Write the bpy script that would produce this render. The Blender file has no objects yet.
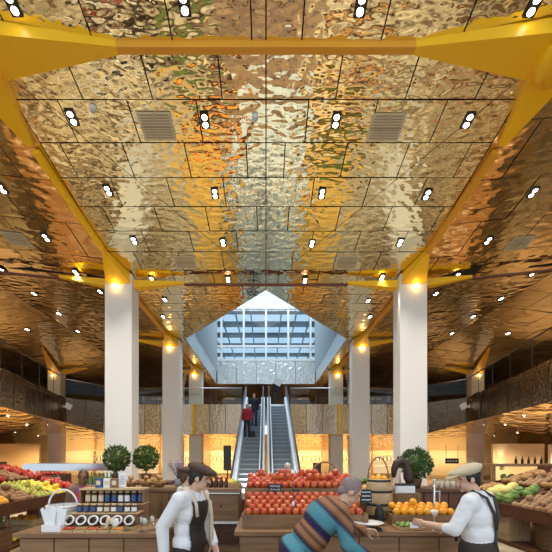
import bpy, bmesh, math, random
from mathutils import Vector, Matrix, Euler
random.seed(7)
R = random.uniform
sc = bpy.context.scene
col = sc.collection
F, CX, HY, CH = 361.0, 266.0, 455.0, 1.8      # focal length in px, vanishing point, horizon, eye height

def P(x, y, d):
    return Vector(((x-CX)*d/F, d, CH+(HY-y)*d/F))

# ------------------------------------------------------------------ materials
MATS = {}
def nodes(m):
    m.use_nodes = True
    nt = m.node_tree
    return nt, nt.nodes, nt.links, nt.nodes['Principled BSDF']

def mat(name, c, rough=.5, metal=0., emit=None, es=0., bump=None, var=None, spec=None, aniso_scale=(1,1,1), coat=0.):
    """bump=(scale, distance), var=(colour2, scale)"""
    m = bpy.data.materials.new(name); MATS[name] = m
    nt, N, L, b = nodes(m)
    b.inputs['Base Color'].default_value = (*c, 1)
    b.inputs['Roughness'].default_value = rough
    b.inputs['Metallic'].default_value = metal
    if spec is not None: b.inputs['Specular IOR Level'].default_value = spec
    if coat: b.inputs['Coat Weight'].default_value = coat
    if emit:
        b.inputs['Emission Color'].default_value = (*emit, 1)
        b.inputs['Emission Strength'].default_value = es
    if bump or var:
        tc = N.new('ShaderNodeTexCoord'); mp = N.new('ShaderNodeMapping')
        mp.inputs['Scale'].default_value = aniso_scale
        L.new(tc.outputs['Object'], mp.inputs['Vector'])
    if bump:
        n = N.new('ShaderNodeTexNoise'); n.inputs['Scale'].default_value = bump[0]
        n.inputs['Detail'].default_value = bump[2] if len(bump) > 2 else 1.0
        bp = N.new('ShaderNodeBump'); bp.inputs['Strength'].default_value = 1
        bp.inputs['Distance'].default_value = bump[1]
        L.new(mp.outputs['Vector'], n.inputs['Vector'])
        L.new(n.outputs['Fac'], bp.inputs['Height'])
        L.new(bp.outputs['Normal'], b.inputs['Normal'])
    if var:
        n = N.new('ShaderNodeTexNoise'); n.inputs['Scale'].default_value = var[1]
        n.inputs['Detail'].default_value = 4
        mx = N.new('ShaderNodeMix'); mx.data_type = 'RGBA'
        mx.inputs['A'].default_value = (*c, 1); mx.inputs['B'].default_value = (*var[0], 1)
        cr = N.new('ShaderNodeValToRGB'); cr.color_ramp.elements[0].position = .35; cr.color_ramp.elements[1].position = .65
        L.new(mp.outputs['Vector'], n.inputs['Vector'])
        L.new(n.outputs['Fac'], cr.inputs['Fac']); L.new(cr.outputs['Color'], mx.inputs['Factor'])
        L.new(mx.outputs['Result'], b.inputs['Base Color'])
    return m

def glass(name, c=(1, 1, 1), refl=.12, rough=.02):
    m = bpy.data.materials.new(name); MATS[name] = m
    m.use_nodes = True
    nt = m.node_tree; N, L = nt.nodes, nt.links
    N.remove(N['Principled BSDF']); out = N['Material Output']
    t = N.new('ShaderNodeBsdfTransparent'); t.inputs['Color'].default_value = (*c, 1)
    g = N.new('ShaderNodeBsdfGlossy'); g.inputs['Roughness'].default_value = rough
    mx = N.new('ShaderNodeMixShader'); mx.inputs['Fac'].default_value = refl
    L.new(t.outputs[0], mx.inputs[1]); L.new(g.outputs[0], mx.inputs[2]); L.new(mx.outputs[0], out.inputs['Surface'])
    return m

def wood(name, c1, c2, axis=0, rough=.45):
    s = [14, 14, 14]; s[axis] = 1.2
    return mat(name, c1, rough, var=(c2, 1.6), aniso_scale=tuple(s))

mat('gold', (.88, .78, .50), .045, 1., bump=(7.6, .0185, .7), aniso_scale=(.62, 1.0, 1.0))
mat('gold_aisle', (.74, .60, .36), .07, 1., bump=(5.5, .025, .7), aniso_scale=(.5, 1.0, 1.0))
mat('soffit_gold', (.86, .62, .30), .05, 1., bump=(1.7, .085, .8))
mat('fascia_metal', (.44, .34, .24), .2, 1., bump=(8, .022, 1.0))
mat('seam_gold', (.55, .44, .25), .5)
mat('fascia_bright', (.56, .40, .22), .16, 1., bump=(11, .05, 1.0))
mat('silver_hammered', (.93, .91, .87), .25, .85, bump=(5, .05, 1.0))
mat('joint_black', (.012, .009, .006), .8)
mat('plenum', (.02, .016, .012), .9)
mat('column_white', (.80, .775, .735), .55, bump=(60, .0004))
mat('column_edge', (.74, .66, .55), .5)
mat('star_yellow', (1.0, .56, .004), .42)
mat('beam_orange', (.80, .36, .02), .45)
mat('beam_dark', (.16, .045, .018), .5)
mat('lamp_white', (1, 1, 1), .5, emit=(1, .93, .8), es=14)
mat('lamp_amber', (1, .8, .4), .5, emit=(1, .62, .18), es=14)
mat('black_plate', (.012, .011, .01), .45)
mat('black', (.015, .014, .014), .5)
mat('grille', (.66, .57, .38), .5)
mat('grille_slot', (.34, .28, .2), .6)
mat('white_plastic', (.82, .81, .79), .4)
mat('sensor', (.55, .56, .58), .35)
mat('reflect_lane_stone', (.56, .50, .37), .35, var=((.26, .20, .13), .8))  # unseen floor, its tones invented for what the ceiling reflects
mat('reflect_lane_mixed', (.58, .50, .35), .35, var=((.07, .04, .022), .75))
mat('reflect_lane_honey', (.70, .44, .09), .35, var=((.56, .33, .06), .8))
mat('reflect_lane_pale', (.52, .57, .62), .3, var=((.40, .45, .5), .8))
mat('reflect_lane_brown', (.26, .15, .07), .35, var=((.12, .07, .04), .8))
mat('wall_cream', (.80, .66, .42), .7)
mat('wall_white', (.84, .81, .76), .7)
mat('wall_tan', (.72, .5, .22), .7)
mat('wall_dark', (.26, .16, .08), .6, var=((.06, .04, .025), .5))
mat('wall_olive', (.34, .25, .12), .5, var=((.12, .08, .04), .45))
mat('slab', (.36, .26, .16), .5)
glass('pane', (.66, .78, .85), .10)
glass('rail_glass', (.84, .86, .78), .06)
mat('tinted_glass', (.62, .74, .82), .2, .0)
glass('jar_glass', (.93, .95, .95), .10)
mat('mullion', (.74, .77, .79), .45)
mat('shaft_panel', (.46, .55, .60), .3, .3)
mat('shaft_fin', (.36, .43, .48), .4)
mat('louvre_dark', (.06, .075, .09), .5)
mat('louvre_fin', (.1, .13, .15), .5)
mat('steel', (.62, .64, .66), .22, 1.)
mat('steel_bright', (.80, .86, .90), .28, .85)
mat('chrome', (.86, .86, .86), .08, 1.)
mat('step_grey', (.42, .46, .50), .5)
mat('riser_grey', (.22, .25, .28), .5)
mat('skirt_white', (.78, .83, .87), .4)
mat('handrail', (.02, .02, .022), .4)
mat('backlit', (.95, .7, .3), .6, emit=(1, .68, .26), es=1.05)
mat('backlit_pale', (.95, .85, .6), .6, emit=(1, .78, .42), es=.55)
wood('wood_mid', (.30, .165, .075), (.20, .10, .045), 0)
wood('wood_vert', (.30, .165, .075), (.19, .095, .04), 2)
wood('wood_dark', (.105, .042, .018), (.06, .024, .012), 0)
wood('wood_red', (.15, .055, .024), (.09, .034, .016), 0)
wood('wood_light', (.52, .34, .17), (.40, .24, .11), 0)
wood('wood_pale', (.62, .45, .24), (.48, .32, .15), 0)
wood('wood_deep', (.30, .165, .075), (.2, .1, .045), 1)
mat('edge_white', (.85, .82, .76), .5)
mat('wicker', (.36, .2, .075), .6, bump=(60, .01), var=((.22, .11, .04), 40))
mat('wicker_pale', (.62, .50, .34), .6, bump=(60, .006))
mat('wire_white', (.82, .80, .76), .4)
mat('mesh_blue', (.32, .34, .44), .5)
mat('iron', (.05, .05, .055), .5, .5)
mat('label_navy', (.03, .07, .18), .5, var=((.07, .14, .3), 40))
mat('label_cream', (.72, .62, .44), .5)
mat('label_white', (.85, .83, .8), .5)
mat('jam_dark', (.05, .02, .015), .3)
mat('jam_amber', (.34, .12, .02), .25)
mat('kraft', (.62, .45, .26), .7)
mat('paper', (.88, .87, .86), .6)
mat('chalkboard', (.02, .024, .03), .6)
mat('chalk', (.85, .87, .9), .7)
mat('apple_red', (.48, .03, .016), .3, var=((.62, .17, .035), 9), coat=.2)
mat('tomato', (.50, .04, .013), .25, coat=.2)
mat('orange', (.92, .40, .02), .4, bump=(160, .002))
mat('lemon', (.90, .66, .05), .4)
mat('pear', (.48, .50, .08), .4, var=((.62, .5, .1), 6))
mat('green_veg', (.14, .26, .04), .5, var=((.30, .40, .1), 14))
mat('potato', (.36, .17, .06), .6, var=((.24, .11, .04), 10))
mat('mushroom', (.40, .22, .10), .6)
mat('melon', (.84, .70, .22), .5)
mat('squash', (.78, .30, .04), .45)
mat('bread', (.50, .27, .09), .65, var=((.36, .17, .05), 8))
mat('leaf', (.04, .085, .010), .5, var=((.11, .17, .02), 12))
mat('leaf_light', (.09, .16, .03), .5, var=((.045, .1, .02), 12))
mat('lavender', (.34, .26, .33), .6, var=((.5, .44, .5), 14))
mat('pot_brown', (.16, .085, .045), .6)
mat('pot_grey', (.3, .3, .3), .6)
mat('stem', (.12, .07, .03), .7)
mat('straw', (.62, .45, .2), .7)
mat('skin', (.66, .40, .27), .5)
mat('skin_deep', (.22, .10, .055), .5)
mat('lips', (.45, .16, .12), .5)
mat('eye_dark', (.03, .02, .02), .3)
mat('hair_black', (.014, .011, .01), .5, bump=(45, .02, 3), aniso_scale=(1, .35, .35))
mat('hair_grey', (.45, .42, .42), .6, bump=(45, .02, 3), aniso_scale=(1, .35, .35))
mat('hair_taupe', (.26, .19, .18), .7, bump=(45, .02, 3), aniso_scale=(1, .35, .35))
mat('hair_white', (.72, .70, .68), .6, bump=(45, .02, 3), aniso_scale=(1, .35, .35))
mat('hair_brown', (.08, .045, .025), .5, bump=(45, .02, 3), aniso_scale=(1, .35, .35))
mat('cap_brown', (.075, .042, .026), .85, bump=(90, .004))
mat('cap_cream', (.60, .50, .33), .85, bump=(90, .004))
mat('shirt_white', (.82, .81, .82), .75, bump=(14, .012, 2))
mat('apron_brown', (.032, .02, .014), .7)
mat('strap_cream', (.72, .6, .45), .7)
mat('strap_dark', (.045, .03, .028), .6)
mat('trouser_dark', (.03, .03, .035), .8)
mat('trouser_blue', (.03, .05, .1), .8)
mat('jacket_navy', (.018, .02, .032), .7)
mat('jacket_red', (.36, .015, .03), .7)
mat('jacket_grey', (.40, .43, .46), .7)
mat('top_brown', (.24, .13, .085), .8)
mat('scarf_red', (.5, .03, .04), .7, var=((.22, .08, .3), 9))
mat('bag_black', (.012, .012, .014), .6)
mat('bronze_dark', (.045, .02, .014), .45)
mat('cushion_dark', (.05, .045, .045), .7)
mat('bottle_dark', (.04, .02, .012), .2)
mat('bottle_green', (.12, .3, .06), .25)
M = MATS

# ------------------------------------------------------------------ mesh builder
class MB:
    def __init__(s, org=(0, 0, 0)):
        s.v, s.f, s.m, s.sm, s.o, s.mi, s.s = [], [], [], [], Vector(org), 0, False
    def add(s, vs, fs, mi=None, smooth=None):
        k = len(s.v); s.v += [Vector(v)-s.o for v in vs]
        for f in fs:
            s.f.append([i+k for i in f]); s.m.append(s.mi if mi is None else mi)
            s.sm.append(s.s if smooth is None else smooth)
        return s
    def box(s, c, size, rot=None, mi=None):
        c = Vector(c); hx, hy, hz = [a/2 for a in size]
        vs = [Vector((x, y, z)) for z in (-hz, hz) for y in (-hy, hy) for x in (-hx, hx)]
        if rot is not None:
            Rm = rot if isinstance(rot, Matrix) else Euler(rot).to_matrix()
            vs = [Rm @ v for v in vs]
        return s.add([c+v for v in vs], [(0, 2, 3, 1), (4, 5, 7, 6), (0, 1, 5, 4), (2, 6, 7, 3), (0, 4, 6, 2), (1, 3, 7, 5)], mi)
    def box2(s, a, b, mi=None):
        a, b = Vector(a), Vector(b)
        return s.box((a+b)/2, [abs(b[i]-a[i]) for i in range(3)], None, mi)
    def tube(s, pts, rad, seg=10, mi=None, closed=False, caps=True):
        pts = [Vector(p) for p in pts]; n = len(pts)
        rad = rad if isinstance(rad, (list, tuple)) else [rad]*n
        vs, fs = [], []; up = None
        for i, p in enumerate(pts):
            if closed: t = pts[(i+1) % n]-pts[i-1]
            else: t = pts[min(i+1, n-1)]-pts[max(i-1, 0)]
            t.normalize()
            if up is None: up = t.orthogonal().normalized()
            up = (up - t*up.dot(t))
            up = up.normalized() if up.length > 1e-6 else t.orthogonal().normalized()
            w = t.cross(up)
            for k in range(seg):
                a = 2*math.pi*k/seg
                vs.append(p+(up*math.cos(a)+w*math.sin(a))*rad[i])
        for i in range(n if closed else n-1):
            for k in range(seg):
                a, b = i*seg+k, i*seg+(k+1) % seg
                c, d = ((i+1) % n)*seg+(k+1) % seg, ((i+1) % n)*seg+k
                fs.append((a, b, c, d))
        s.add(vs, fs, mi, True)
        if caps and not closed:
            s.add(vs[:seg][::-1], [tuple(range(seg))], mi); s.add(vs[-seg:], [tuple(range(seg))], mi)
        return s
    def lathe(s, c, prof, seg=20, mi=None, axis=None, smooth=True):
        c = Vector(c); Q = Matrix.Identity(3)
        if axis is not None: Q = Vector((0, 0, 1)).rotation_difference(Vector(axis)).to_matrix()
        vs, fs = [], []
        for r, z in prof:
            for k in range(seg):
                a = 2*math.pi*k/seg
                vs.append(c+Q @ Vector((r*math.cos(a), r*math.sin(a), z)))
        for i in range(len(prof)-1):
            for k in range(seg):
                fs.append((i*seg+k, i*seg+(k+1) % seg, (i+1)*seg+(k+1) % seg, (i+1)*seg+k))
        return s.add(vs, fs, mi, smooth)
    def ball(s, c, r, seg=12, rings=8, mi=None, rot=None):
        r = r if isinstance(r, (list, tuple)) else (r, r, r)
        c = Vector(c); vs, fs = [], []
        for i in range(rings+1):
            t = math.pi*i/rings
            for k in range(seg):
                a = 2*math.pi*k/seg
                v = Vector((r[0]*math.sin(t)*math.cos(a), r[1]*math.sin(t)*math.sin(a), r[2]*math.cos(t)))
                if rot is not None: v = rot @ v
                vs.append(c+v)
        for i in range(rings):
            for k in range(seg):
                fs.append((i*seg+k, (i+1)*seg+k, (i+1)*seg+(k+1) % seg, i*seg+(k+1) % seg))
        return s.add(vs, fs, mi, True)
    def frustum(s, p0, w0, h0, p1, w1, h1, mi=None):
        """tapered bar between two section centres; sections are w (sideways) x h (up)"""
        p0, p1 = Vector(p0), Vector(p1); t = (p1-p0).normalized()
        side = t.cross(Vector((0, 0, 1)))
        side = side.normalized() if side.length > 1e-5 else Vector((1, 0, 0))
        up = side.cross(t)
        vs = []
        for p, w, h in ((p0, w0, h0), (p1, w1, h1)):
            vs += [p-side*w/2-up*h/2, p+side*w/2-up*h/2, p+side*w/2+up*h/2, p-side*w/2+up*h/2]
        return s.add(vs, [(3, 2, 1, 0), (4, 5, 6, 7), (0, 1, 5, 4), (1, 2, 6, 5), (2, 3, 7, 6), (3, 0, 4, 7)], mi)
    def bar(s, p0, p1, w, h, mi=None):
        return s.frustum(p0, w, h, p1, w, h, mi)
    def poly(s, pts, mi=None):
        return s.add(pts, [tuple(range(len(pts)))], mi)
    def slab(s, pts, thick, mi=None):
        """polygon with thickness pushed along its normal"""
        pts = [Vector(p) for p in pts]
        n = (pts[1]-pts[0]).cross(pts[2]-pts[0]).normalized()*thick
        q = [p+n for p in pts]; k = len(pts)
        return s.add(pts+q, [tuple(range(k))[::-1], tuple(range(k, 2*k))]+[(i, (i+1) % k, k+(i+1) % k, k+i) for i in range(k)], mi)
    def build(s, name, mats, parent=None, fix=True):
        me = bpy.data.meshes.new(name)
        me.from_pydata([tuple(v) for v in s.v], [], s.f)
        for m in (mats if isinstance(mats, (list, tuple)) else [mats]): me.materials.append(M[m])
        me.polygons.foreach_set('material_index', s.m); me.polygons.foreach_set('use_smooth', s.sm)
        if fix:
            bm = bmesh.new(); bm.from_mesh(me)
            bmesh.ops.remove_doubles(bm, verts=bm.verts, dist=1e-5)
            bmesh.ops.recalc_face_normals(bm, faces=bm.faces); bm.to_mesh(me); bm.free()
        o = bpy.data.objects.new(name, me); col.objects.link(o)
        if parent is None: o.location = s.o
        else: o.parent = parent
        return o

def tag(o, label, cat, group=None, kind=None):
    o['label'] = label; o['category'] = cat
    if group: o['group'] = group
    if kind: o['kind'] = kind
    return o
def thing(name, loc, label, cat, group=None, rz=0):
    o = bpy.data.objects.new(name, None); col.objects.link(o)
    o.empty_display_size = .1
    o.location = loc; o.rotation_euler = (0, 0, rz)
    return tag(o, label, cat, group)
def struct(o):
    o['kind'] = 'structure'; return o
def dup(o, loc, label=None, rz=None, group=None, rot=None, parent=None):
    c = o.copy(); col.objects.link(c)
    if parent is not None: c.parent = parent
    else: c.location = loc
    if rz is not None: c.rotation_euler.z = rz
    if rot is not None: c.rotation_euler = rot
    if label: c['label'] = label
    if group: c['group'] = group
    for ch in CHILD(o): dup(ch, None, parent=c)
    return c
def CHILD(o):
    return [x for x in col.objects if x.parent == o]

ORD = ['first', 'second', 'third', 'fourth', 'fifth', 'sixth', 'seventh', 'eighth', 'ninth', 'tenth', 'eleventh', 'twelfth']

# ------------------------------------------------------------------ ceiling surface
DK = 11.4
def zc(X, d):
    b = 7.30+.17*max(0, DK-d)
    a = abs(X)
    if a > 4.5:
        if a < 9.4: b += .5*(a-4.5)/4.9
        elif a < 13.5: b += .5*(13.5-a)/4.1
    return b
def hit_ceiling(x, y):
    prev = None
    d = 1.5
    while d < 45:
        X = (x-CX)*d/F
        f = zc(X, d)-CH-(HY-y)*d/F
        if prev is not None and f <= 0:
            return Vector((X, d, zc(X, d)))
        prev = f; d += .004
    return Vector(((x-CX)*30/F, 30, 7.3))
def ceil_rot(X, d):
    e = .02
    n = Vector((-(zc(X+e, d)-zc(X-e, d))/(2*e), -(zc(X, d+e)-zc(X, d-e))/(2*e), 1)).normalized()
    return Vector((0, 0, 1)).rotation_difference(n)

def clip(poly, a, b, c):
    """keep a*x+b*y+c >= 0 (2D)"""
    out = []
    for i in range(len(poly)):
        p, q = poly[i], poly[(i+1) % len(poly)]
        fp, fq = a*p[0]+b*p[1]+c, a*q[0]+b*q[1]+c
        if fp >= 0: out.append(p)
        if (fp < 0) != (fq < 0):
            t = fp/(fp-fq); out.append((p[0]+(q[0]-p[0])*t, p[1]+(q[1]-p[1])*t))
    return out

AP, OX, OM, OB = 12.05, 3.80, 17.1, 27.7     # opening: apex depth, half width, shoulder depth, back depth
def clip_regions(poly):
    """pieces of a plan polygon that lie outside the skylight opening"""
    res = []
    for sgn in (1, -1):
        q = [(p[0]*sgn, p[1]) for p in poly]
        q = clip(q, -1, 0, 0)                      # X <= 0
        if len(q) < 3: continue
        k = (OM-AP)/OX
        for part in (clip(clip(q, -k, -1, AP), 0, -1, OM), clip(clip(clip(q, -1, 0, -OX), 0, 1, -OM), 0, -1, OB), clip(q, 0, 1, -OB)):
            if len(part) >= 3: res.append([(p[0]*sgn, p[1]) for p in part])
    return res

def panels(mb, x0, x1, d0, d1, w, p, mi, gap=.011, jit=.004, clipf=None):
    rows = int(round((d1-d0)/p))
    for r in range(rows):
        a, b = d0+r*p, d0+(r+1)*p
        off = [0, .62, .31, .86, .45][r % 5]*w
        xs = [x0]
        x = x0+off
        while x < x1-.15:
            if x > x0+.15: xs.append(x)
            x += w
        xs.append(x1)
        for i in range(len(xs)-1):
            q = [(xs[i]+gap, a+gap), (xs[i+1]-gap, a+gap), (xs[i+1]-gap, b-gap), (xs[i]+gap, b-gap)]
            tx, ty, tz = R(-jit, jit), R(-jit, jit), R(-.003, .003)
            cx, cy = (xs[i]+xs[i+1])/2, (a+b)/2
            for piece in (clipf(q) if clipf else [q]):
                if len(piece) >= 3:
                    mb.poly([(X, D, zc(X, D)+(X-cx)*tx*2+(D-cy)*ty*2+tz) for X, D in piece], mi)

PD = .742
D0 = 5.70-PD*5
cm = MB()
panels(cm, 0, 4.5, D0, D0+PD*13, 1.24, PD, 0, clipf=lambda q: clip_regions(q))
for sgn in (1,):
    base = len(cm.f)
half = MB()
panels(cm, -4.5, 0, D0, D0+PD*13, 1.24, PD, 0, clipf=lambda q: clip_regions(q))
DN = D0+PD*13
for a, b in ((-4.5, 0), (0, 4.5)):
    panels(cm, a, b, DN, 35, 1.24, (35-DN)/32, 0, clipf=lambda q: clip_regions(q))
for a, b in ((-9.4, -4.5), (4.5, 9.4), (-13.5, -9.4), (9.4, 13.5), (-22, -13.5), (13.5, 22)):
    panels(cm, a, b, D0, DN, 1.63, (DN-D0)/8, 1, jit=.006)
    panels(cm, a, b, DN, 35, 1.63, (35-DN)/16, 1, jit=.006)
# dark plenum behind the joints
for a, b in ((-22, -13.5), (-13.5, -9.4), (-9.4, -4.5), (-4.5, 0), (0, 4.5), (4.5, 9.4), (9.4, 13.5), (13.5, 22)):
    for q0, q1 in ((D0, DK), (DK, 35)):
        for piece in clip_regions([(a, q0), (b, q0), (b, q1), (a, q1)]) if abs(a+b) < 5 else [[(a, q0), (b, q0), (b, q1), (a, q1)]]:
            cm.poly([(X, D, zc(X, D)+.03) for X, D in piece], 2)
# diagonal seams running from the star nodes to the tip of the skylight
for sg in (-1, 1):
    pts = [(sg*4.35, 6.1), (sg*.25, 11.3)]
    n = 8
    for k in range(n):
        (xa, da), (xb, db) = [(pts[0][0]+(pts[1][0]-pts[0][0])*t, pts[0][1]+(pts[1][1]-pts[0][1])*t) for t in (k/n, (k+1)/n)]
        cm.poly([(xa-.005, da, zc(xa, da)-.008), (xa+.005, da, zc(xa, da)-.008), (xb+.005, db, zc(xb, db)-.008), (xb-.005, db, zc(xb, db)-.008)], 2)
ceiling = struct(cm.build('ceiling', ['gold', 'gold_aisle', 'joint_black'], fix=False))

# opaque roof deck above everything except the skylight
rd = MB()
for sg in (1, -1):
    rd.box2((sg*OX+sg*.05, D0, 8.75), (sg*22.3, 36, 8.85))
rd.box2((-OX, D0, 8.75), (OX, AP-.3, 8.85)); rd.box2((-OX, OB+.4, 8.75), (OX, 36, 8.85))
struct(rd.build('ceiling_deck', 'plenum'))

# ------------------------------------------------------------------ shell: floor and walls
fm = MB(); fm.box2((-24, -6, -.1), (24, 36.4, -.004), 0)
for x0, x1, k in ((-24, -9.0, 3), (-9.0, -5.3, 4), (-5.3, -3.5, 0), (-3.5, -1.6, 1), (-1.6, 1.6, 2), (1.6, 3.5, 1), (3.5, 5.3, 0), (5.3, 9.0, 4), (9.0, 24, 3)):  # made-up lane colours, giving the ceiling amber, silver and grey reflected bands
    fm.poly([(x0, 10.6, 0), (x1, 10.6, 0), (x1, 36.4, 0), (x0, 36.4, 0)], k)
    k2 = 3 if k == 3 or k == 2 else 4
    fm.poly([(x0, -6, 0), (x1, -6, 0), (x1, 10.6, 0), (x0, 10.6, 0)], k2)
struct(fm.build('floor', ['reflect_lane_stone', 'reflect_lane_honey', 'reflect_lane_pale', 'reflect_lane_brown', 'reflect_lane_mixed'], fix=False))
struct(MB().box2((-22.3, D0, 0), (-22, 36, 8.8)).build('wall_left', 'wall_olive'))
struct(MB().box2((22, D0, 0), (22.3, 36, 8.8)).build('wall_right', 'wall_olive'))
struct(MB().box2((-22, 36, 4.85), (22, 36.3, 8.8)).build('wall_upper', 'wall_dark'))
struct(MB().box2((-22, 32, 0), (22, 32.2, 2.9)).build('wall_back', 'wall_cream'))

# ------------------------------------------------------------------ skylight shaft
TZ = 17.0
sh = MB()
for sg in (-1, 1):
    sh.box2((sg*OX, OM, 7.3), (sg*(OX+.12), OB, TZ), 0)
    k = Vector((sg*OX, OM, 0)); a = Vector((0, AP, 0))
    sh.slab([Vector((0, AP, 7.3)), Vector((sg*OX, OM, 7.3)), Vector((sg*OX, OM, TZ)), Vector((0, AP, TZ))], .08*sg, 0)
struct(sh.build('wall_shaft', 'shaft_panel'))
fn = MB()
for sg in (-1, 1):
    for k in range(20):
        d = OM+.3+k*.53
        fn.box2((sg*(OX-.09), d, 8.2), (sg*(OX-.002), d+.07, TZ))
struct(fn.build('trim_shaft', 'shaft_fin'))
pr = MB(); pr.box2((-3.75, OB, 7.26), (3.75, OB+.12, 9.0)); struct(pr.build('wall_parapet', 'silver_hammered'))
pl = MB()
for k in range(5): pl.box2((-3.75+k*1.5+1.49-1.5+.0, OB-.012, 7.27), (-3.75+k*1.5+.012, OB-.001, 8.98))
struct(pl.build('trim_parapet', 'joint_black'))
win = struct(MB().box2((-3.8, OB+.05, 9.0), (3.8, OB+.07, TZ)).build('window_1', 'pane'))
mu = MB()
for k in range(-2, 3): mu.box2((k*1.71-.07, OB-.03, 9.0), (k*1.71+.07, OB+.14, TZ))
for z in (9.1, 10.15, 13.1, 16.0): mu.box2((-3.8, OB-.025, z-.08), (3.8, OB+.135, z+.08))
mo = mu.build('window_frame', 'mullion'); mo.parent = win
l = bpy.data.lights.new('skylight', 'AREA'); l.energy = 1100; l.color = (.84, .93, 1); l.shape = 'RECTANGLE'; l.size = 7; l.size_y = 9.5
o = bpy.data.objects.new('skylight_daylight', l); col.objects.link(o); o.location = (0, 22.4, 16.9)
# sun-shading roof outside behind the glazing
lv = thing('louvre_canopy', (0, 29, 13.6), 'dark louvred sunshade roof seen outside through the high window', 'canopy')
lm = MB((0, 29, 13.6))
for k, d in enumerate((30.5, 33.6, 36.7, 40.2, 44)):
    lm.box2((-7, d, 14.0), (7, d+.85, 14.25))
lm.build('blade', 'louvre_dark', lv)
lm = MB((0, 29, 13.6))
for k in range(-5, 6): lm.box2((k*1.3-.05, 29.5, 13.8), (k*1.3+.05, 46, 14.0))
lm.build('rib', 'louvre_fin', lv)
lm = MB((0, 29, 13.6))
for x in (-6.9, 6.9):
    for d in (30, 45): MB((0, 29, 13.6)).box2((x-.1, d-.1, 0), (x+.1, d+.1, 14)).build('post', 'mullion', lv)

# ------------------------------------------------------------------ columns with yellow star arms
def arm(mb, c, dirv, L, w0, h0, w1, h1, top):
    d = Vector(dirv); p0 = Vector(c); p1 = p0+d*L
    p0.z = zc(p0.x, p0.y)-top-h0/2; p1.z = zc(p1.x, p1.y)-top-h1/2
    mb.frustum(p0, w0, h0, p1, w1, h1)

CW, CD = .82, .60
cols = [(-4.5, 11.0, 'white column left of the escalators nearest the camera, behind the two topiaries'),
        (4.5, 11.0, 'white column right of the escalators nearest the camera, behind the right topiary'),
        (-4.5, 17.1, 'second white column left of the escalators, with a glowing amber cap lamp'),
        (4.5, 17.1, 'second white column right of the escalators, with a glowing amber cap lamp'),
        (-4.5, 23.0, 'third and farthest white column left of the escalators, crossed by the balcony'),
        (4.5, 23.0, 'third and farthest white column right of the escalators, crossed by the balcony'),
        (-13.5, 23.0, 'white column in the far left aisle rising through the balcony under a yellow fin'),
        (13.5, 23.0, 'white column in the far right aisle rising through the balcony under a yellow fin')]
for i, (X, d, lab) in enumerate(cols):
    t = thing('column', (X, d+CD/2, 0), lab, 'column', 'white columns of the hall'); t['kind'] = 'thing'
    top = zc(X, d)-.03
    MB(t.location).box2((X-CW/2, d, 0), (X+CW/2, d+CD, top-.02)).build('shaft', 'column_white', t)
    far = abs(X) > 10
    yb = d+CD/2
    for k, dv in enumerate(((0, -1, 0), (0, 1, 0), (-1, 0, 0), (1, 0, 0))):
        mb = MB(t.location)
        along = k < 2
        if far and (along or dv[0]*X > 0): continue
        if not far and d > 12 and dv[0]*X < 0: continue
        c0 = Vector((X, yb, 0))+Vector(dv)*((CD if along else CW)/2-.02)
        if along:
            arm(mb, c0, dv, .95 if not far else 1.9, .74, .34, .13, .13, .02)
        else:
            arm(mb, c0, dv, 1.55, .26, .24, .10, .07, .10)
        mb.build('bracket_arm', 'star_yellow', t)
    if far:
        mb = MB(t.location)
        sg = -1 if X < 0 else 1
        mb.slab([(X-.38, d-.03, top-.16), (X+.38, d-.03, top-.16), (X-sg*1.72, d-4.0, zc(X-sg*1.72, d-4.0)-.06), (X-sg*1.80, d-4.0, zc(X-sg*1.8, d-4)-.06)], .06)
        mb.build('yellow_fin', 'star_yellow', t)
    mb = MB(t.location).lathe((X-(.06 if X < 0 else -.06), d-.10, top-.46), [(0, 0), (.06, 0), (.07, .04), (.05, .10), (0, .10)], 14)
    mb.build('cap_lamp', 'lamp_amber', t)

# hanging star nodes at the front and the beams of the grid
for sg in (-1, 1):
    nd = thing('star_node', (sg*4.62, 5.7, zc(4.5, 5.7)-.2), 'big yellow folded star node at the top %s corner of the golden ceiling' % ('left' if sg < 0 else 'right'), 'ceiling node', 'yellow star nodes')
    for dv in ((-sg, 0, 0), (sg, 0, 0), (0, -1, 0), (0, 1, 0)):
        mb = MB(nd.location)
        arm(mb, Vector((sg*4.7, 5.7, 0)), dv, 2.35 if dv[1] == 0 else 1.5, .80, .26, .12, .11, -.02)
        mb.build('bracket_arm', 'star_yellow', nd)
    MB(nd.location).lathe((sg*4.7, 5.7, zc(4.62, 5.7)-.36), [(0, 0), (.3, 0), (.40, .06), (.40, .3), (0, .3)], 16).build('hub', 'star_yellow', nd)

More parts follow.
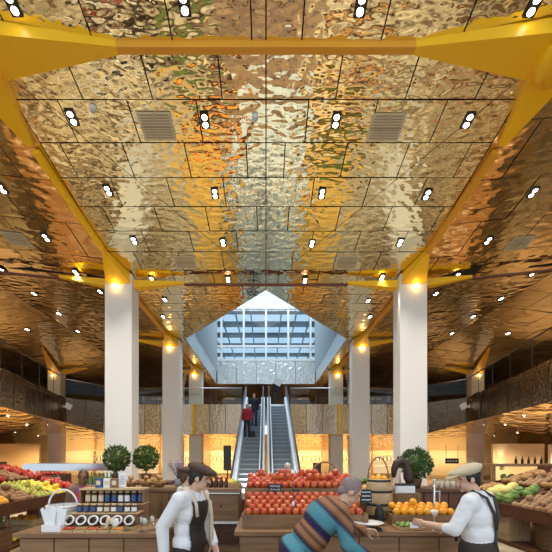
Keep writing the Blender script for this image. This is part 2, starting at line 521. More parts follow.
def beam(name, pts, w, h, m, drop=.02):
    mb = MB()
    for a, b in zip(pts, pts[1:]):
        pa = Vector((a[0], a[1], zc(a[0], a[1])-drop-h/2)); pb = Vector((b[0], b[1], zc(b[0], b[1])-drop-h/2))
        mb.bar(pa, pb, w, h)
    return mb.build(name, m)
b = beam('ceiling_beam', [(-2.35, 5.7), (2.35, 5.7)], .11, .11, 'beam_orange', -.02)
tag(b, 'orange beam crossing the golden ceiling nearest the camera between the two star nodes', 'beam', 'ceiling beams', 'thing')
for sg, nm in ((-1, 'left'), (1, 'right')):
    b = beam('ceiling_beam', [(sg*4.65, 7.3), (sg*4.5, 10.05)], .12, .12, 'beam_orange' if sg > 0 else 'star_yellow')
    tag(b, 'sloping beam from the %s star node down to the nearest %s column' % (nm, nm), 'beam', 'ceiling beams', 'thing')
    b = beam('ceiling_beam', [(sg*4.5, 12.55), (sg*4.5, 16.15)], .12, .12, 'beam_orange')
    tag(b, 'beam between the first and second white columns on the %s' % nm, 'beam', 'ceiling beams', 'thing')
    b = beam('ceiling_beam', [(sg*4.5, 18.65), (sg*4.5, 22.05)], .12, .12, 'beam_orange')
    tag(b, 'beam between the second and third white columns on the %s' % nm, 'beam', 'ceiling beams', 'thing')
    b = beam('ceiling_beam', [(sg*6.5, 11.3), (sg*9.4, 11.3), (sg*13.5, 11.3), (sg*20, 11.3)], .08, .06, 'beam_dark', .16)
    tag(b, 'thin dark beam crossing the %s aisle ceiling at the nearest column' % nm, 'beam', 'ceiling beams', 'thing')
b = beam('ceiling_beam', [(-2.55, 11.3), (2.55, 11.3)], .08, .06, 'beam_dark', .16)
tag(b, 'thin dark beam crossing the nave ceiling in front of the skylight', 'beam', 'ceiling beams', 'thing')

# ------------------------------------------------------------------ ceiling fittings
rows = [('row nearest the camera', [(12, 3), (184, 3), (361, 4), (534, 4)]),
        ('row above the square grilles', [(72, 117), (205, 120), (336, 120), (468, 120)]),
        ('row at mid ceiling', [(2, 188), (108, 190), (215, 193), (322, 193), (427, 194), (533, 192)]),
        ('row below mid ceiling', [(46, 237), (134, 240), (223, 242), (312, 243), (400, 242), (488, 240)]),
        ('row just before the dark cross beam', [(3, 270), (76, 272), (152, 279), (228, 279), (305, 280), (382, 277), (457, 275), (533, 273)]),
        ('group near the skylight', [(165, 299), (163, 316), (368, 300), (370, 316)]),
        ('group under the left aisle folds', [(34, 293), (100, 291), (59, 313), (78, 331), (27, 329)]),
        ('group under the right aisle folds', [(501, 298), (436, 293), (473, 316), (452, 333), (508, 333)])]
def downlight(p, label):
    t = thing('downlight', p, label, 'ceiling light', 'twin downlights in the golden ceiling')
    t.rotation_mode = 'QUATERNION'; t.rotation_quaternion = ceil_rot(p.x, p.y)
    MB().box((0, 0, -.018), (.165, .27, .022)).build('plate', 'black_plate', t)
    for s in (-1, 1):
        MB().lathe((0, s*.066, -.036), [(0, 0), (.046, 0), (.052, .008), (.052, .014)], 14).build('lamp', 'lamp_white', t)
    return t
proto = None; spots = []
for rn, pts in rows:
    for k, (x, y) in enumerate(pts):
        p = hit_ceiling(x, y)
        lab = 'small black twin downlight, %s from left in the %s' % (ORD[k], rn)
        if proto is None: proto = downlight(p, lab)
        else:
            t = dup(proto, p, lab); t.rotation_quaternion = ceil_rot(p.x, p.y)
        spots.append(p)
def spot(p, e, size=100, c=(1, .92, .80), blend=.8, aim=None, r=.06):
    l = bpy.data.lights.new('spot', 'SPOT'); l.energy = e; l.color = c; l.spot_size = math.radians(size); l.spot_blend = blend; l.shadow_soft_size = r
    o = bpy.data.objects.new('downlight_beam', l); col.objects.link(o); o.location = p+Vector((0, 0, -.08))
    if aim is not None:
        o.rotation_euler = (Vector(aim)-o.location).to_track_quat('-Z', 'Y').to_euler()
    return o
for i, p in enumerate(spots):
    if p.y < 5.5 and abs(p.x) > 3: continue
    if p.y < 12.5 and abs(p.x) < 12: spot(p, 300)
    elif i % 2 == 0: spot(p, 200)

gr = [(157, 126, 'left of the nave, near'), (386, 127, 'right of the nave, near'), (17, 239, 'in the left aisle beside the yellow beam'), (519, 243, 'in the right aisle beside the orange beam'), (185, 262, 'above the second column on the left'), (347, 262, 'above the second column on the right')]
g0 = None
for x, y, w in gr:
    p = hit_ceiling(x, y); lab = 'square beige ceiling air grille, ' + w
    if g0 is None:
        g0 = thing('air_grille', p, lab, 'air vent', 'square ceiling air grilles'); g0.rotation_mode = 'QUATERNION'
        MB().box((0, 0, -.016), (.62, .5, .014)).build('frame', 'grille', g0)
        mb = MB()
        for k in range(9):
            mb.box((-.145, -.21+k*.05, -.026), (.24, .014, .006)); mb.box((.145, -.21+k*.05, -.026), (.24, .014, .006))
        mb.box((0, 0, -.027), (.012, .48, .006)); mb.box((0, 0, -.027), (.58, .016, .006))
        mb.build('slats', 'grille_slot', g0); o = g0
    else: o = dup(g0, p, lab)
    o.rotation_quaternion = ceil_rot(p.x, p.y)
for x, y, w in ((93, 107, 'left of the ceiling above the left grille'), (255, 116, 'beside the centre joint of the ceiling')):
    p = hit_ceiling(x, y)
    t = thing('smoke_detector', p, 'small grey dome detector ' + w, 'detector', 'dome detectors')
    MB().lathe((0, 0, -.05), [(.06, .05), (.06, .0), (.05, -.01)], 16).build('base', 'white_plastic', t)
    MB().ball((0, 0, -.06), (.047, .047, .045), 14, 8).build('dome', 'sensor', t)

# ------------------------------------------------------------------ mezzanine: slab, fascia, soffit, glass
ZF, ZT = 4.85, 4.93
def edge(sg):
    return [Vector((sg*X, d, zb)) for X, d, zb in ((7.6, 3.8, 3.5), (9.5, 12.9, 3.53), (10.9, 19.6, 3.57), (9.65, 21.5, 3.11), (8.5, 22.3, 3.08), (1.5, 22.3, 3.08))]
fasc = {}
for sg, nm in ((-1, 'left'), (1, 'right')):
    E = edge(sg)
    f = MB(); j = MB()
    for i in range(len(E)-1):
        a, b = E[i], E[i+1]
        L = (b.xy-a.xy).length; n = max(1, int(round(L/1.05)))
        for k in range(n):
            q0, q1 = a.lerp(b, (k+.02)/n), a.lerp(b, (k+1-.02)/n)
            tl = R(-.06, .06)
            nrm = Vector((b.y-a.y, -(b.x-a.x), 0)).normalized()*(-1 if sg > 0 else 1)
            t0, t1 = Vector((q0.x, q0.y, ZT))+nrm*tl, Vector((q1.x, q1.y, ZT))+nrm*tl
            f.poly([q0, q1, t1, t0], 1 if (i == 4 and (k+int(sg > 0)) % 3 == 1) or (i == 0 and k % 4 == 2) else 0)
            f.poly([a.lerp(b, k/n)+Vector((0, 0, 0))-nrm*.07, a.lerp(b, (k+1)/n)-nrm*.07, Vector((*a.lerp(b, (k+1)/n).xy, ZT))-nrm*.07, Vector((*a.lerp(b, k/n).xy, ZT))-nrm*.07], 2)
    struct(f.build('trim_balcony_'+nm, ['fascia_metal', 'fascia_bright', 'seam_gold'], fix=False))
    s = MB()
    out = [Vector((sg*22, 3.0, 2.25)), Vector((sg*22, 20, 2.22)), Vector((sg*22, 32, 2.2)), Vector((sg*9, 32, 2.18)), Vector((0, 32, 2.2))]
    s.poly([E[0], E[1], out[1], out[0]]); s.poly([E[1], E[2], out[2], out[1]])
    s.poly([E[2], E[3], out[3]]); s.poly([E[2], out[3], out[2]]); s.poly([E[3], E[4], out[3]])
    s.poly([E[4], E[5], out[4], out[3]])
    s.poly([E[5], Vector((0, 22.3, 3.08)), out[4]])
    struct(s.build('ceiling_soffit_'+nm, 'soffit_gold', fix=False))
    fl = MB()
    pts = [Vector((v.x, v.y, ZF)) for v in E]+[Vector((0, 22.3, ZF)), Vector((0, 36, ZF)), Vector((sg*22, 36, ZF)), Vector((sg*22, 3, ZF))]
    fl.poly(pts); fl.poly([p-Vector((0, 0, .12)) for p in pts])
    struct(fl.build('floor_upper_'+nm, 'slab', fix=False))
    g = thing('glass_balustrade', (sg*9.5, 12.9, ZT), 'clear glass balustrade with steel handrail along the %s balcony edge' % nm, 'balustrade', 'balcony balustrades')
    gm, hr, ps = MB(g.location), MB(g.location), MB(g.location)
    for i in range(len(E)-1):
        a, b = Vector((*E[i].xy, ZT)), Vector((*E[i+1].xy, ZT))
        gm.poly([a+Vector((0, 0, .02)), b+Vector((0, 0, .02)), b+Vector((0, 0, .98)), a+Vector((0, 0, .98))])
        hr.tube([a+Vector((0, 0, 1.0)), b+Vector((0, 0, 1.0))], .03, 8)
        n = max(1, int((b-a).length/1.5))
        for k in range(n+1):
            q = a.lerp(b, k/n)
            if k < n or i == len(E)-2: MB(g.location).box(q+Vector((0, 0, .49)), (.02, .02, .98)).build('post', 'iron', g)
    gm.build('glass_pane', 'rail_glass', g, fix=False); hr.build('handrail', 'steel', g)
    # yellow bar on the fascia in front of the far column
    y = MB((sg*4.5, 22.26, 3.05)).box2((sg*4.5-.07, 22.22, 3.06), (sg*4.5+.07, 22.29, 4.95)).build('yellow_bar', 'star_yellow')
    tag(y, 'upright yellow bar on the balcony front by the farthest %s column' % nm, 'bar', 'yellow balcony bars')
    # twin floodlights at the balcony corner
    c = Vector((sg*10.75, 19.45, 4.35))
    t = thing('floodlight', c, 'pair of small white floodlights bracketed to the %s balcony corner' % nm, 'floodlight', 'balcony floodlights')
    MB(c).tube([c+Vector((0, 0, -.7)), c+Vector((0, -.12, 0))], .03, 8).build('bracket', 'iron', t)
    for s_ in (-1, 1):
        MB(c).box(c+Vector((s_*.22, -.2, .05)), (.32, .12, .30), (.2, s_*.5, s_*.3)).build('lamp_head', 'white_plastic', t)

# small recessed lights in the soffits
from mathutils.geometry import intersect_ray_tri
s0 = None
for sg, nm in ((-1, 'left'), (1, 'right')):
    E = edge(sg); o0, o1, o2 = Vector((sg*22, 3.0, 2.25)), Vector((sg*22, 20, 2.22)), Vector((sg*22, 32, 2.2))
    tris = [(E[0], E[1], o1), (E[0], o1, o0), (E[1], E[2], o2), (E[1], o2, o1), (E[2], Vector((sg*9, 32, 2.18)), o2), (E[2], E[3], Vector((sg*9, 32, 2.18)))]
    for k, (x, y) in enumerate(((8, 416), (27, 425), (48, 425), (15, 433), (38, 436))):
        x = x if sg < 0 else 2*CX-x
        eye = Vector((0, 0, CH)); dr = (P(x, y, 10)-eye).normalized()
        hits = [h for h in (intersect_ray_tri(a, b_, c_, dr, eye, True) for a, b_, c_ in tris) if h]
        if not hits: continue
        h = min(hits, key=lambda v: v.length)-Vector((0, 0, .03)); lab = 'small round recessed light under the %s balcony, %s of its group' % (nm, ORD[k])
        if s0 is None:
            s0 = thing('soffit_light', h, lab, 'ceiling light', 'round lights under the balconies')
            MB().lathe((0, 0, 0), [(.07, .02), (.085, 0), (.065, -.01), (.06, .01)], 16).build('ring', 'black_plate', s0)
            MB().lathe((0, 0, 0), [(0, -.004), (.062, -.004), (.062, .012), (0, .012)], 16).build('lamp', 'lamp_white', s0)
        else: dup(s0, h, lab)

# tables and chairs of the upper cafe
def cafe_chair(p, rz, lab):
    t = thing('cafe_chair', p, lab, 'chair', 'dark chairs on the upper floor', rz)
    MB().box((0, 0, .45), (.44, .44, .06)).build('seat', 'cushion_dark', t)
    MB().box((0, -.2, .72), (.42, .05, .42), (.12, 0, 0)).build('backrest', 'cushion_dark', t)
    for a in (-.18, .18):
        for b_ in (-.18, .18): MB().tube([(a, b_, 0), (a*.95, b_*.95, .43)], .018, 6).build('leg', 'steel', t)
    return t
ch0 = None; k = 0
for sg, nm in ((-1, 'left'), (1, 'right')):
    for i, X in enumerate((2.5, 5.2, 7.4)):
        tb = thing('cafe_table', (sg*X, 24.3, ZF), 'small round cafe table behind the far glass balustrade, %s one %s of the escalators' % (ORD[i], nm), 'table', 'cafe tables on the upper floor')
        MB().lathe((0, 0, .72), [(0, 0), (.4, 0), (.4, .035), (0, .035)], 18).build('tabletop', 'wood_light', tb)
        MB().tube([(0, 0, .02), (0, 0, .72)], .035, 8).build('pedestal', 'iron', tb)
        MB().lathe((0, 0, 0), [(0, 0), (.26, 0), (.26, .02), (0, .03)], 16).build('base', 'iron', tb)
        for s_ in (-1, 1):
            lab = 'dark upholstered chair at the %s cafe table %s of the escalators, %s side' % (ORD[i], nm, 'left' if s_ < 0 else 'right')
            p = (sg*X+s_*.68, 24.3, ZF)
            if ch0 is None: ch0 = cafe_chair(p, s_*math.pi/2, lab)
            else: dup(ch0, p, lab, rz=s_*math.pi/2)

# ------------------------------------------------------------------ escalators
ES = .535
def ez(d): return 1.8-.75+ES*(d-14.8)
for sg, nm in ((-1, 'left'), (1, 'right')):
    cx = sg*.69
    d0, d1 = 12.85, 21.85
    t = thing('escalator', (cx, d0, 0), 'steel %s escalator climbing to the upper floor %s' % (nm, 'with two riders' if sg < 0 else 'with a dark figure at its top'), 'escalator', 'pair of escalators')
    st, ri = MB(t.location), MB(t.location)
    n = int((d1-d0)/.38)
    for k in range(n):
        d = d0+.38*k; z = ez(d)+.2
        st.box2((cx-.40, d, z-.03), (cx+.40, d+.40, z))
        ri.box2((cx-.40, d-.005, z-.20), (cx+.40, d+.03, z-.03))
    st.build('steps', 'step_grey', t); ri.build('risers', 'riser_grey', t)
    un = MB(t.location)
    un.add([(cx-.62, d0-.4, 0), (cx+.62, d0-.4, 0), (cx+.62, d1, ez(d1)-.35), (cx-.62, d1, ez(d1)-.35), (cx-.62, d0+1.6, 0), (cx+.62, d0+1.6, 0), (cx+.62, d1, ez(d1)-1.1), (cx-.62, d1, ez(d1)-1.1)],
           [(0, 1, 2, 3), (4, 5, 6, 7), (0, 3, 7, 4), (1, 2, 6, 5), (2, 3, 7, 6)])
    un.build('truss', 'steel', t)
    MB(t.location).box2((cx-.62, d1, ZF-.08), (cx+.62, d1+.55, ZF+.02)).build('landing_plate', 'steel', t)
    for s_ in (-1, 1):
        x = cx+s_*.52
        sk, gl, hr = MB(t.location), MB(t.location), MB(t.location)
        pts = [Vector((x, d0-.5, .0)), Vector((x, d1, ez(d1)+.15)), Vector((x, d1+.55, ZF+.02))]
        for a, b in zip(pts, pts[1:]):
            m = Vector((0, 0, .22)); w = Vector((.105, 0, 0)); up = Vector((0, 0, .34))
            sk.add([a-w, a+w, b+w, b-w, a-w+up, a+w+up, b+w+up, b-w+up], [(0, 1, 2, 3), (4, 5, 6, 7), (0, 1, 5, 4), (1, 2, 6, 5), (2, 3, 7, 6), (3, 0, 4, 7)])
            g = Vector((.012, 0, 0)); top = Vector((0, 0, .95))
            gl.add([a-g+up, a+g+up, b+g+up, b-g+up, a-g+top, a+g+top, b+g+top, b-g+top], [(0, 1, 2, 3), (4, 5, 6, 7), (0, 1, 5, 4), (1, 2, 6, 5), (2, 3, 7, 6), (3, 0, 4, 7)])
        sk.build('skirt', 'skirt_white', t); gl.build('glass_side', 'tinted_glass', t)
        rail = [p+Vector((0, 0, .97)) for p in pts]
        rail = [rail[0]+Vector((0, -.05, -.22))]+rail+[rail[-1]+Vector((0, .1, -.15))]
        hr.tube(rail, .04, 8); hr.build('handrail', 'handrail', t)

# ------------------------------------------------------------------ lit shop fronts along the back wall
def bottle(p, h, r, m, lab, cat, grp):
    pass
shelf_specs = [(-6.6, 1.9, 'backlit'), (-3.75, 2.3, 'backlit'), (3.75, 2.3, 'backlit'), (6.6, 1.9, 'backlit'), (-14.0, 2.0, 'backlit_pale'), (-10.4, 2.2, 'backlit_pale'), (10.4, 2.2, 'backlit_pale')]
names = ['between the first and second left columns', 'left of the escalators', 'right of the escalators', 'between the first and second right columns', 'in the far left aisle', 'seen left of the nearest left column', 'seen right of the nearest right column']
bott = MB().lathe((0, 0, 0), [(0, 0), (.05, 0), (.05, .2), (.02, .27), (.02, .33), (0, .33)], 10).build('bottle', 'bottle_dark')
tag(bott, 'dark bottle on the backlit shelves', 'bottle', 'bottles on backlit shelves')
first = True
for (X, w, m), nm in zip(shelf_specs, names):
    t = thing('backlit_shelf', (X, 31.9, 0), 'backlit wooden wall shelf at the back, '+nm, 'shelf', 'backlit wall shelves')
    o = t.location
    MB(o).box2((X-w/2, 31.75, .2), (X+w/2, 31.85, 1.72)).build('light_panel', m, t)
    for z in (.15, .75, 1.3, 1.75):
        MB(o).box2((X-w/2, 31.35, z), (X+w/2, 31.74, z+.05)).build('shelf_board', 'wood_light', t)
    for s_ in (-1, 1): MB(o).box2((X+s_*w/2-.03, 31.35, 0), (X+s_*w/2+.03, 31.85, 2.15)).build('side_panel', 'wood_light', t)
    for z in (1.35,):
        for k in range(6):
            xx = X-w/2+.25+k*(w-.5)/5
            if first: bott.location = (xx, 31.5, z); first = False
            else: dup(bott, (xx, 31.5, z))
for X, w in ((-3.75, 2.2), (3.75, 2.2), (-10.5, 4), (10.5, 4), (-6.6, 1.8), (6.6, 1.8), (-16, 4), (16, 4)):
    l = bpy.data.lights.new('cove', 'AREA'); l.energy = 90; l.color = (1, .74, .40); l.shape = 'RECTANGLE'; l.size = w; l.size_y = .12
    o = bpy.data.objects.new('cove_light', l); col.objects.link(o); o.location = (X, 30.6, 2.12); o.rotation_euler = (math.radians(35), 0, 0)
# lights set under the soffits
for sg in (-1, 1):
    for X, d, z in ((12, 9, 2.95), (12.5, 14, 3.0), (13, 19, 3.05), (17, 12, 2.6), (17, 19, 2.6), (11, 25.5, 2.6), (6, 25.5, 2.72)):
        spot(Vector((sg*X, d, z)), 800, 150, (1, .74, .42))
# added lamps without fittings, brightening the dark upper floor
for sg in (-1, 1):
    for X, d in ((12, 15), (15, 20), (7, 26), (14, 28), (2.2, 29.5), (5, 33)):
        spot(Vector((sg*X, d, 7.25)), 420, 140, (1, .74, .45))
# dividing walls on the ground floor seen beyond the produce stands
for sg, nm in ((-1, 'left'), (1, 'right')):
    m = MB(); m.box2((sg*13.2, 21, 0), (sg*16.2, 21.2, 2.45)); struct(m.build('wall_partition_'+nm, 'wall_tan' if sg < 0 else 'wall_cream'))
    m = MB(); m.box2((sg*16.25, 20.6, 0), (sg*20.5, 20.8, 2.4)); struct(m.build('wall_booth_'+nm, 'wall_white'))
p = P(502, 466, 20.9)
t = thing('wall_lamp', p, 'small uplight on the cream wall above the right produce stand', 'lamp')
MB().box((0, -.03, 0), (.2, .1, .12)).build('housing', 'iron', t)
MB().box((0, -.03, .065), (.16, .07, .01)).build('lens', 'lamp_white', t)
spot(p+Vector((0, -.06, .2)), 60, 50, (1, .85, .55), aim=p+Vector((0, 0, 3)))
p = P(452, 461, 17)
t = thing('hanging_sign', p, 'small dark sign board hanging behind the man in the cream cap', 'sign')
MB().box((0, 0, 0), (.62, .04, .24)).build('board', 'chalkboard', t)
mb = MB()
for k in range(4): mb.box((-.2+k*.13, -.024, .0), (.07, .004, .05))
mb.build('lettering', 'chalk', t)
for s_ in (-1, 1): MB().tube([(s_*.28, 0, .1), (s_*.28, 0, .75)], .008, 6).build('hanger', 'iron', t)

# ------------------------------------------------------------------ people
def capsule(mb, p0, r0, p1, r1, seg=14):
    p0, p1 = Vector(p0), Vector(p1)
    mb.ball(p0, r0, seg, 8); mb.ball(p1, r1, seg, 8)
    if (p1-p0).length > 1e-4: mb.tube([p0, p1], [r0, r1], seg)
def skinned(mb, voxel, smooth):
    """melt overlapping closed volumes into one continuous surface"""
    t = mb.build('tmp', 'skin')
    md = t.modifiers.new('r', 'REMESH'); md.mode = 'VOXEL'; md.voxel_size = voxel
    if smooth:
        ms = t.modifiers.new('s', 'SMOOTH'); ms.factor = .5; ms.iterations = smooth
    bpy.context.view_layer.update()
    dg = bpy.context.evaluated_depsgraph_get()
    me = bpy.data.meshes.new_from_object(t.evaluated_get(dg))
    old = t.data; bpy.data.objects.remove(t); bpy.data.meshes.remove(old)
    me.polygons.foreach_set('use_smooth', [True]*len(me.polygons))
    return me
def link(name, me, mats, parent):
    me.materials.clear()
    for m in (mats if isinstance(mats, (list, tuple)) else [mats]): me.materials.append(M[m])
    me.name = name
    o = bpy.data.objects.new(name, me); col.objects.link(o); o.parent = parent
    return o
def keep(me, pred):
    bm = bmesh.new(); bm.from_mesh(me)
    bmesh.ops.delete(bm, geom=[f for f in bm.faces if not pred(f.calc_center_median())], context='FACES')
    bm.to_mesh(me); bm.free(); return me
STAND = dict(pelvis=(0, 0, .95), waist=(0, .0, 1.09), chest=(0, .0, 1.28), neck=(0, -.01, 1.475), head=(0, .03, 1.625),
             shL=(-.185, 0, 1.41), elL=(-.235, -.03, 1.13), wrL=(-.22, .06, .89), shR=(.185, 0, 1.41), elR=(.235, -.03, 1.13), wrR=(.22, .06, .89),
             hipL=(-.09, 0, .91), knL=(-.105, .03, .50), anL=(-.105, -.02, .09), hipR=(.09, 0, .91), knR=(.105, .03, .50), anR=(.105, -.02, .09))
def hand(mb, el, wr, thumb_side, s, palm=(0, 0, -1)):
    """palm, four unequal bent fingers and a thumb leaving the side of the palm"""
    d = (wr-el).normalized(); n = Vector(palm); n = (n-d*n.dot(d)).normalized(); sd = d.cross(n).normalized()*thumb_side
    c = wr+d*.05*s
    Q = Matrix((sd, n, d)).transposed()
    mb.ball(c, (.040*s, .017*s, .050*s), 12, 8, rot=Q)
    for k, (off, L) in enumerate(((.030, .074), (.010, .084), (-.010, .078), (-.029, .06))):
        a = wr+d*.085*s+sd*off*s; b = a+(d*.86+n*.30).normalized()*L*.5*s; e = b+(d*.55+n*.8).normalized()*L*.5*s
        capsule(mb, a, .0095*s, b, .0085*s, 8); capsule(mb, b, .0085*s, e, .0072*s, 8)
    a = wr+d*.03*s+sd*.032*s; b = a+(d*.6+sd*.75+n*.25).normalized()*.038*s; e = b+(d*.9+sd*.25+n*.35).normalized()*.034*s
    capsule(mb, a, .013*s, b, .0105*s, 8); capsule(mb, b, .0105*s, e, .0085*s, 8)
def human(loc, rz, label, J={}, s=1., voxel=.012, skin='skin', yaw=0, pitch=0, wide=1., shirt=('shirt_white', 1.0), sleeve=1.0, legs='trouser_dark', hair='hair_black', cap=None, long_coat=False, group=None):
    t = thing('person', loc, label, 'person', group, rz)
    j = {k: Vector(v)*s for k, v in {**STAND, **J}.items()}
    up = (j['neck']-j['pelvis']).normalized(); rt = (j['shR']-j['shL']).normalized()
    rt = (rt-up*rt.dot(up)).normalized(); fw = up.cross(rt)
    T = Matrix((rt, fw, up)).transposed()
    hu = Vector((0, 0, 1))
    Hm = Matrix.Rotation(yaw, 3, 'Z') @ Matrix.Rotation(-pitch, 3, 'X')
    h = j['head']; hp = lambda x, y, z: h+Hm @ Vector((x, y, z))*s
    def torso(mb, g, arms=True, sl=1.0, ag=None):
        ag = g if ag is None else ag
        mb.ball(j['chest'], ((.158*wide+g)*s, (.112*wide+g)*s, (.20+g*.5)*s), 20, 12, rot=T)
        mb.ball(j['waist'], ((.142*wide+g)*s, (.104*wide+g)*s, .17*s), 20, 12, rot=T)
        mb.ball(j['pelvis'], ((.162*wide+g)*s, (.118*wide+g)*s, .13*s), 20, 12, rot=T)
        for q in 'LR':
            capsule(mb, j['neck']-up*.03*s, (.05+g*.6)*s, j['sh'+q], (.058+ag)*s)
            capsule(mb, j['chest']+up*.05*s, (.09+g)*s, j['sh'+q]-up*.02*s, (.055+ag)*s)
            if arms:
                e, w, a = j['el'+q], j['wr'+q], j['sh'+q]
                if sl > .55:
                    capsule(mb, a, (.054+ag)*s, e, (.041+ag)*s)
                    w2 = e.lerp(w, (sl-.5)*2)
                    capsule(mb, e, (.041+ag)*s, w2, (.031+ag)*s)
                else:
                    capsule(mb, a, (.054+ag)*s, a.lerp(e, sl*2), (.043+ag)*s)
    # body: one continuous mesh with face, hands and feet
    mb = MB(); torso(mb, 0)
    capsule(mb, j['neck']-up*.02*s, .056*s, hp(0, -.02, -.06), .052*s)
    mb.ball(hp(0, -.012, .022), (.074*s, .092*s, .098*s), 18, 12, rot=Hm)
    mb.ball(hp(0, .022, -.052), (.054*s, .062*s, .062*s), 16, 10, rot=Hm)
    mb.ball(hp(0, .070, -.098), (.022*s, .018*s, .016*s), 10, 8, rot=Hm)
    capsule(mb, hp(0, .082, .016), .009*s, hp(0, .106, -.022), .0135*s, 10)
    capsule(mb, hp(-.034, .074, .028), .011*s, hp(.034, .074, .028), .011*s, 10)
    mb.ball(hp(0, .078, -.060), (.022*s, .012*s, .010*s), 10, 8, rot=Hm)
    for sg in (-1, 1): mb.ball(hp(sg*.074, -.006, -.006), (.012*s, .024*s, .032*s), 10, 8, rot=Hm)
    for q, sg in (('L', 1), ('R', -1)):
        hand(mb, j['el'+q], j['wr'+q], sg, s, palm=T @ Vector((1 if q == 'L' else -1, .25, -.1)))
        capsule(mb, j['hip'+q], .082*s, j['kn'+q], .054*s); capsule(mb, j['kn'+q], .054*s, j['an'+q], .038*s)
        capsule(mb, j['an'+q]+Vector((0, -.02, -.045))*s, .036*s, j['an'+q]+Vector((0, .15, -.06))*s, .028*s)
    me = skinned(mb, voxel, 3)
    body = link('body', me, [skin, 'lips' if skin == 'skin' else skin, 'eye_dark'], t)
    eyes = [hp(-.031, .083, .010), hp(.031, .083, .010)]; lip = hp(0, .09, -.060)
    for p in me.polygons:
        c = p.center
        if min((c-e).length for e in eyes) < .014*s: p.material_index = 2
        elif (c-lip).length < .019*s: p.material_index = 1
    # trousers and shoes
    mb = MB(); mb.ball(j['pelvis'], ((.172*wide)*s, (.13*wide)*s, .14*s), 18, 10, rot=T)
    for q in 'LR':
        capsule(mb, j['hip'+q], .097*s, j['kn'+q], .070*s); capsule(mb, j['kn'+q], .070*s, j['an'+q]+Vector((0, 0, .02))*s, .058*s)
    link('trousers', skinned(mb, max(voxel, .014), 3), legs, t)
    for q in 'LR':
        mb = MB(); a = j['an'+q]
        capsule(mb, a+Vector((0, -.03, -.04))*s, .048*s, a+Vector((0, .16, -.05))*s, .040*s)
        link('shoe', skinned(mb, .016, 2), 'bag_black', t)
    # shirt / jacket
    mb = MB(); torso(mb, .022, True, sleeve, .020)
    mb.ball(j['neck']-up*.012*s, (.076*s, .074*s, .035*s), 14, 8, rot=T)
    if long_coat:
        for q in 'LR': capsule(mb, j['hip'+q], .125*s, j['hip'+q].lerp(j['kn'+q], .55), .125*s)
    me = skinned(mb, max(voxel, .011), 3)
    at = me.attributes.new('spine', 'FLOAT', 'POINT')
    ax = (j['neck']-j['pelvis']); Ls = ax.length; ax.normalize()
    at.data.foreach_set('value', [((Vector(v.co)-j['pelvis']).dot(ax))/Ls for v in me.vertices])
    top = link('shirt' if shirt[0] != 'striped_knit' else 'sweater', me, shirt[0], t)
    # hair
    if hair:
        mb = MB(); mb.ball(hp(0, -.024, .034), (.083*s, .094*s, .100*s), 18, 12, rot=Hm)
        mb.ball(hp(0, -.07, -.03), (.062*s, .038*s, .06*s), 14, 8, rot=Hm)
        for sg in (-1, 1): mb.ball(hp(sg*.068, .012, .012), (.014*s, .022*s, .04*s), 10, 8, rot=Hm)
        link('hair', skinned(mb, max(.008, voxel*.8), 1), hair, t)
    if cap:
        mb = MB(); C = Hm @ Matrix.Rotation(math.radians(-9), 3, 'X')
        mb.ball(hp(0, -.005, .088), (.112*s, .142*s, .054*s), 20, 10, rot=C)
        mb.ball(hp(0, .035, .082), (.108*s, .128*s, .044*s), 20, 10, rot=C)
        mb.ball(hp(0, -.02, .068), (.095*s, .108*s, .04*s), 20, 10, rot=C)
        link('flat_cap', skinned(mb, .008, 2), cap, t)
        mb = MB(); mb.ball(hp(0, .128, .052), (.082*s, .066*s, .011*s), 18, 8, rot=Hm @ Matrix.Rotation(math.radians(-20), 3, 'X'))
        mb.build('cap_brim', cap, t)
        MB().ball(hp(0, -.01, .146), (.013*s, .013*s, .008*s), 10, 6).build('cap_button', cap, t)
    return t, j, T, hp

# striped knit: soft bands along the spine of the sweater
m = bpy.data.materials.new('striped_knit'); M['striped_knit'] = m
nt, N, L, b = nodes(m)
b.inputs['Roughness'].default_value = .85
a = N.new('ShaderNodeAttribute'); a.attribute_name = 'spine'
mr = N.new('ShaderNodeMapRange'); mr.inputs['From Min'].default_value = -.35; mr.inputs['From Max'].default_value = 1.25
cr = N.new('ShaderNodeValToRGB'); el = cr.color_ramp.elements
BR, TE, PU, TN = (.11, .05, .035), (.08, .26, .32), (.03, .018, .075), (.33, .145, .06)
bands = [(0, BR), (.12, BR), (.15, PU), (.20, PU), (.225, TE), (.33, TE), (.35, PU), (.37, BR), (.39, TN), (.42, TN), (.43, BR), (.45, BR), (.46, TN), (.48, TN), (.50, PU), (.545, PU), (.57, TE), (.665, TE), (.69, PU), (.705, BR), (.73, TN), (.76, TN), (.77, BR), (.79, BR), (.80, TN), (.84, TN), (.86, BR), (.90, PU), (1, BR)]
while len(el) > 1: el.remove(el[-1])
el[0].position = 0; el[0].color = (*BR, 1)
for p_, c_ in bands[1:]:
    e = el.new(p_); e.color = (*c_, 1)
tn = N.new('ShaderNodeTexNoise'); tn.inputs['Scale'].default_value = 70; bp = N.new('ShaderNodeBump'); bp.inputs['Distance'].default_value = .012
tc = N.new('ShaderNodeTexCoord'); L.new(tc.outputs['Object'], tn.inputs['Vector']); L.new(tn.outputs['Fac'], bp.inputs['Height']); L.new(bp.outputs['Normal'], b.inputs['Normal'])
L.new(a.outputs['Fac'], mr.inputs['Value']); L.new(mr.outputs['Result'], cr.inputs['Fac']); L.new(cr.outputs['Color'], b.inputs['Base Color'])

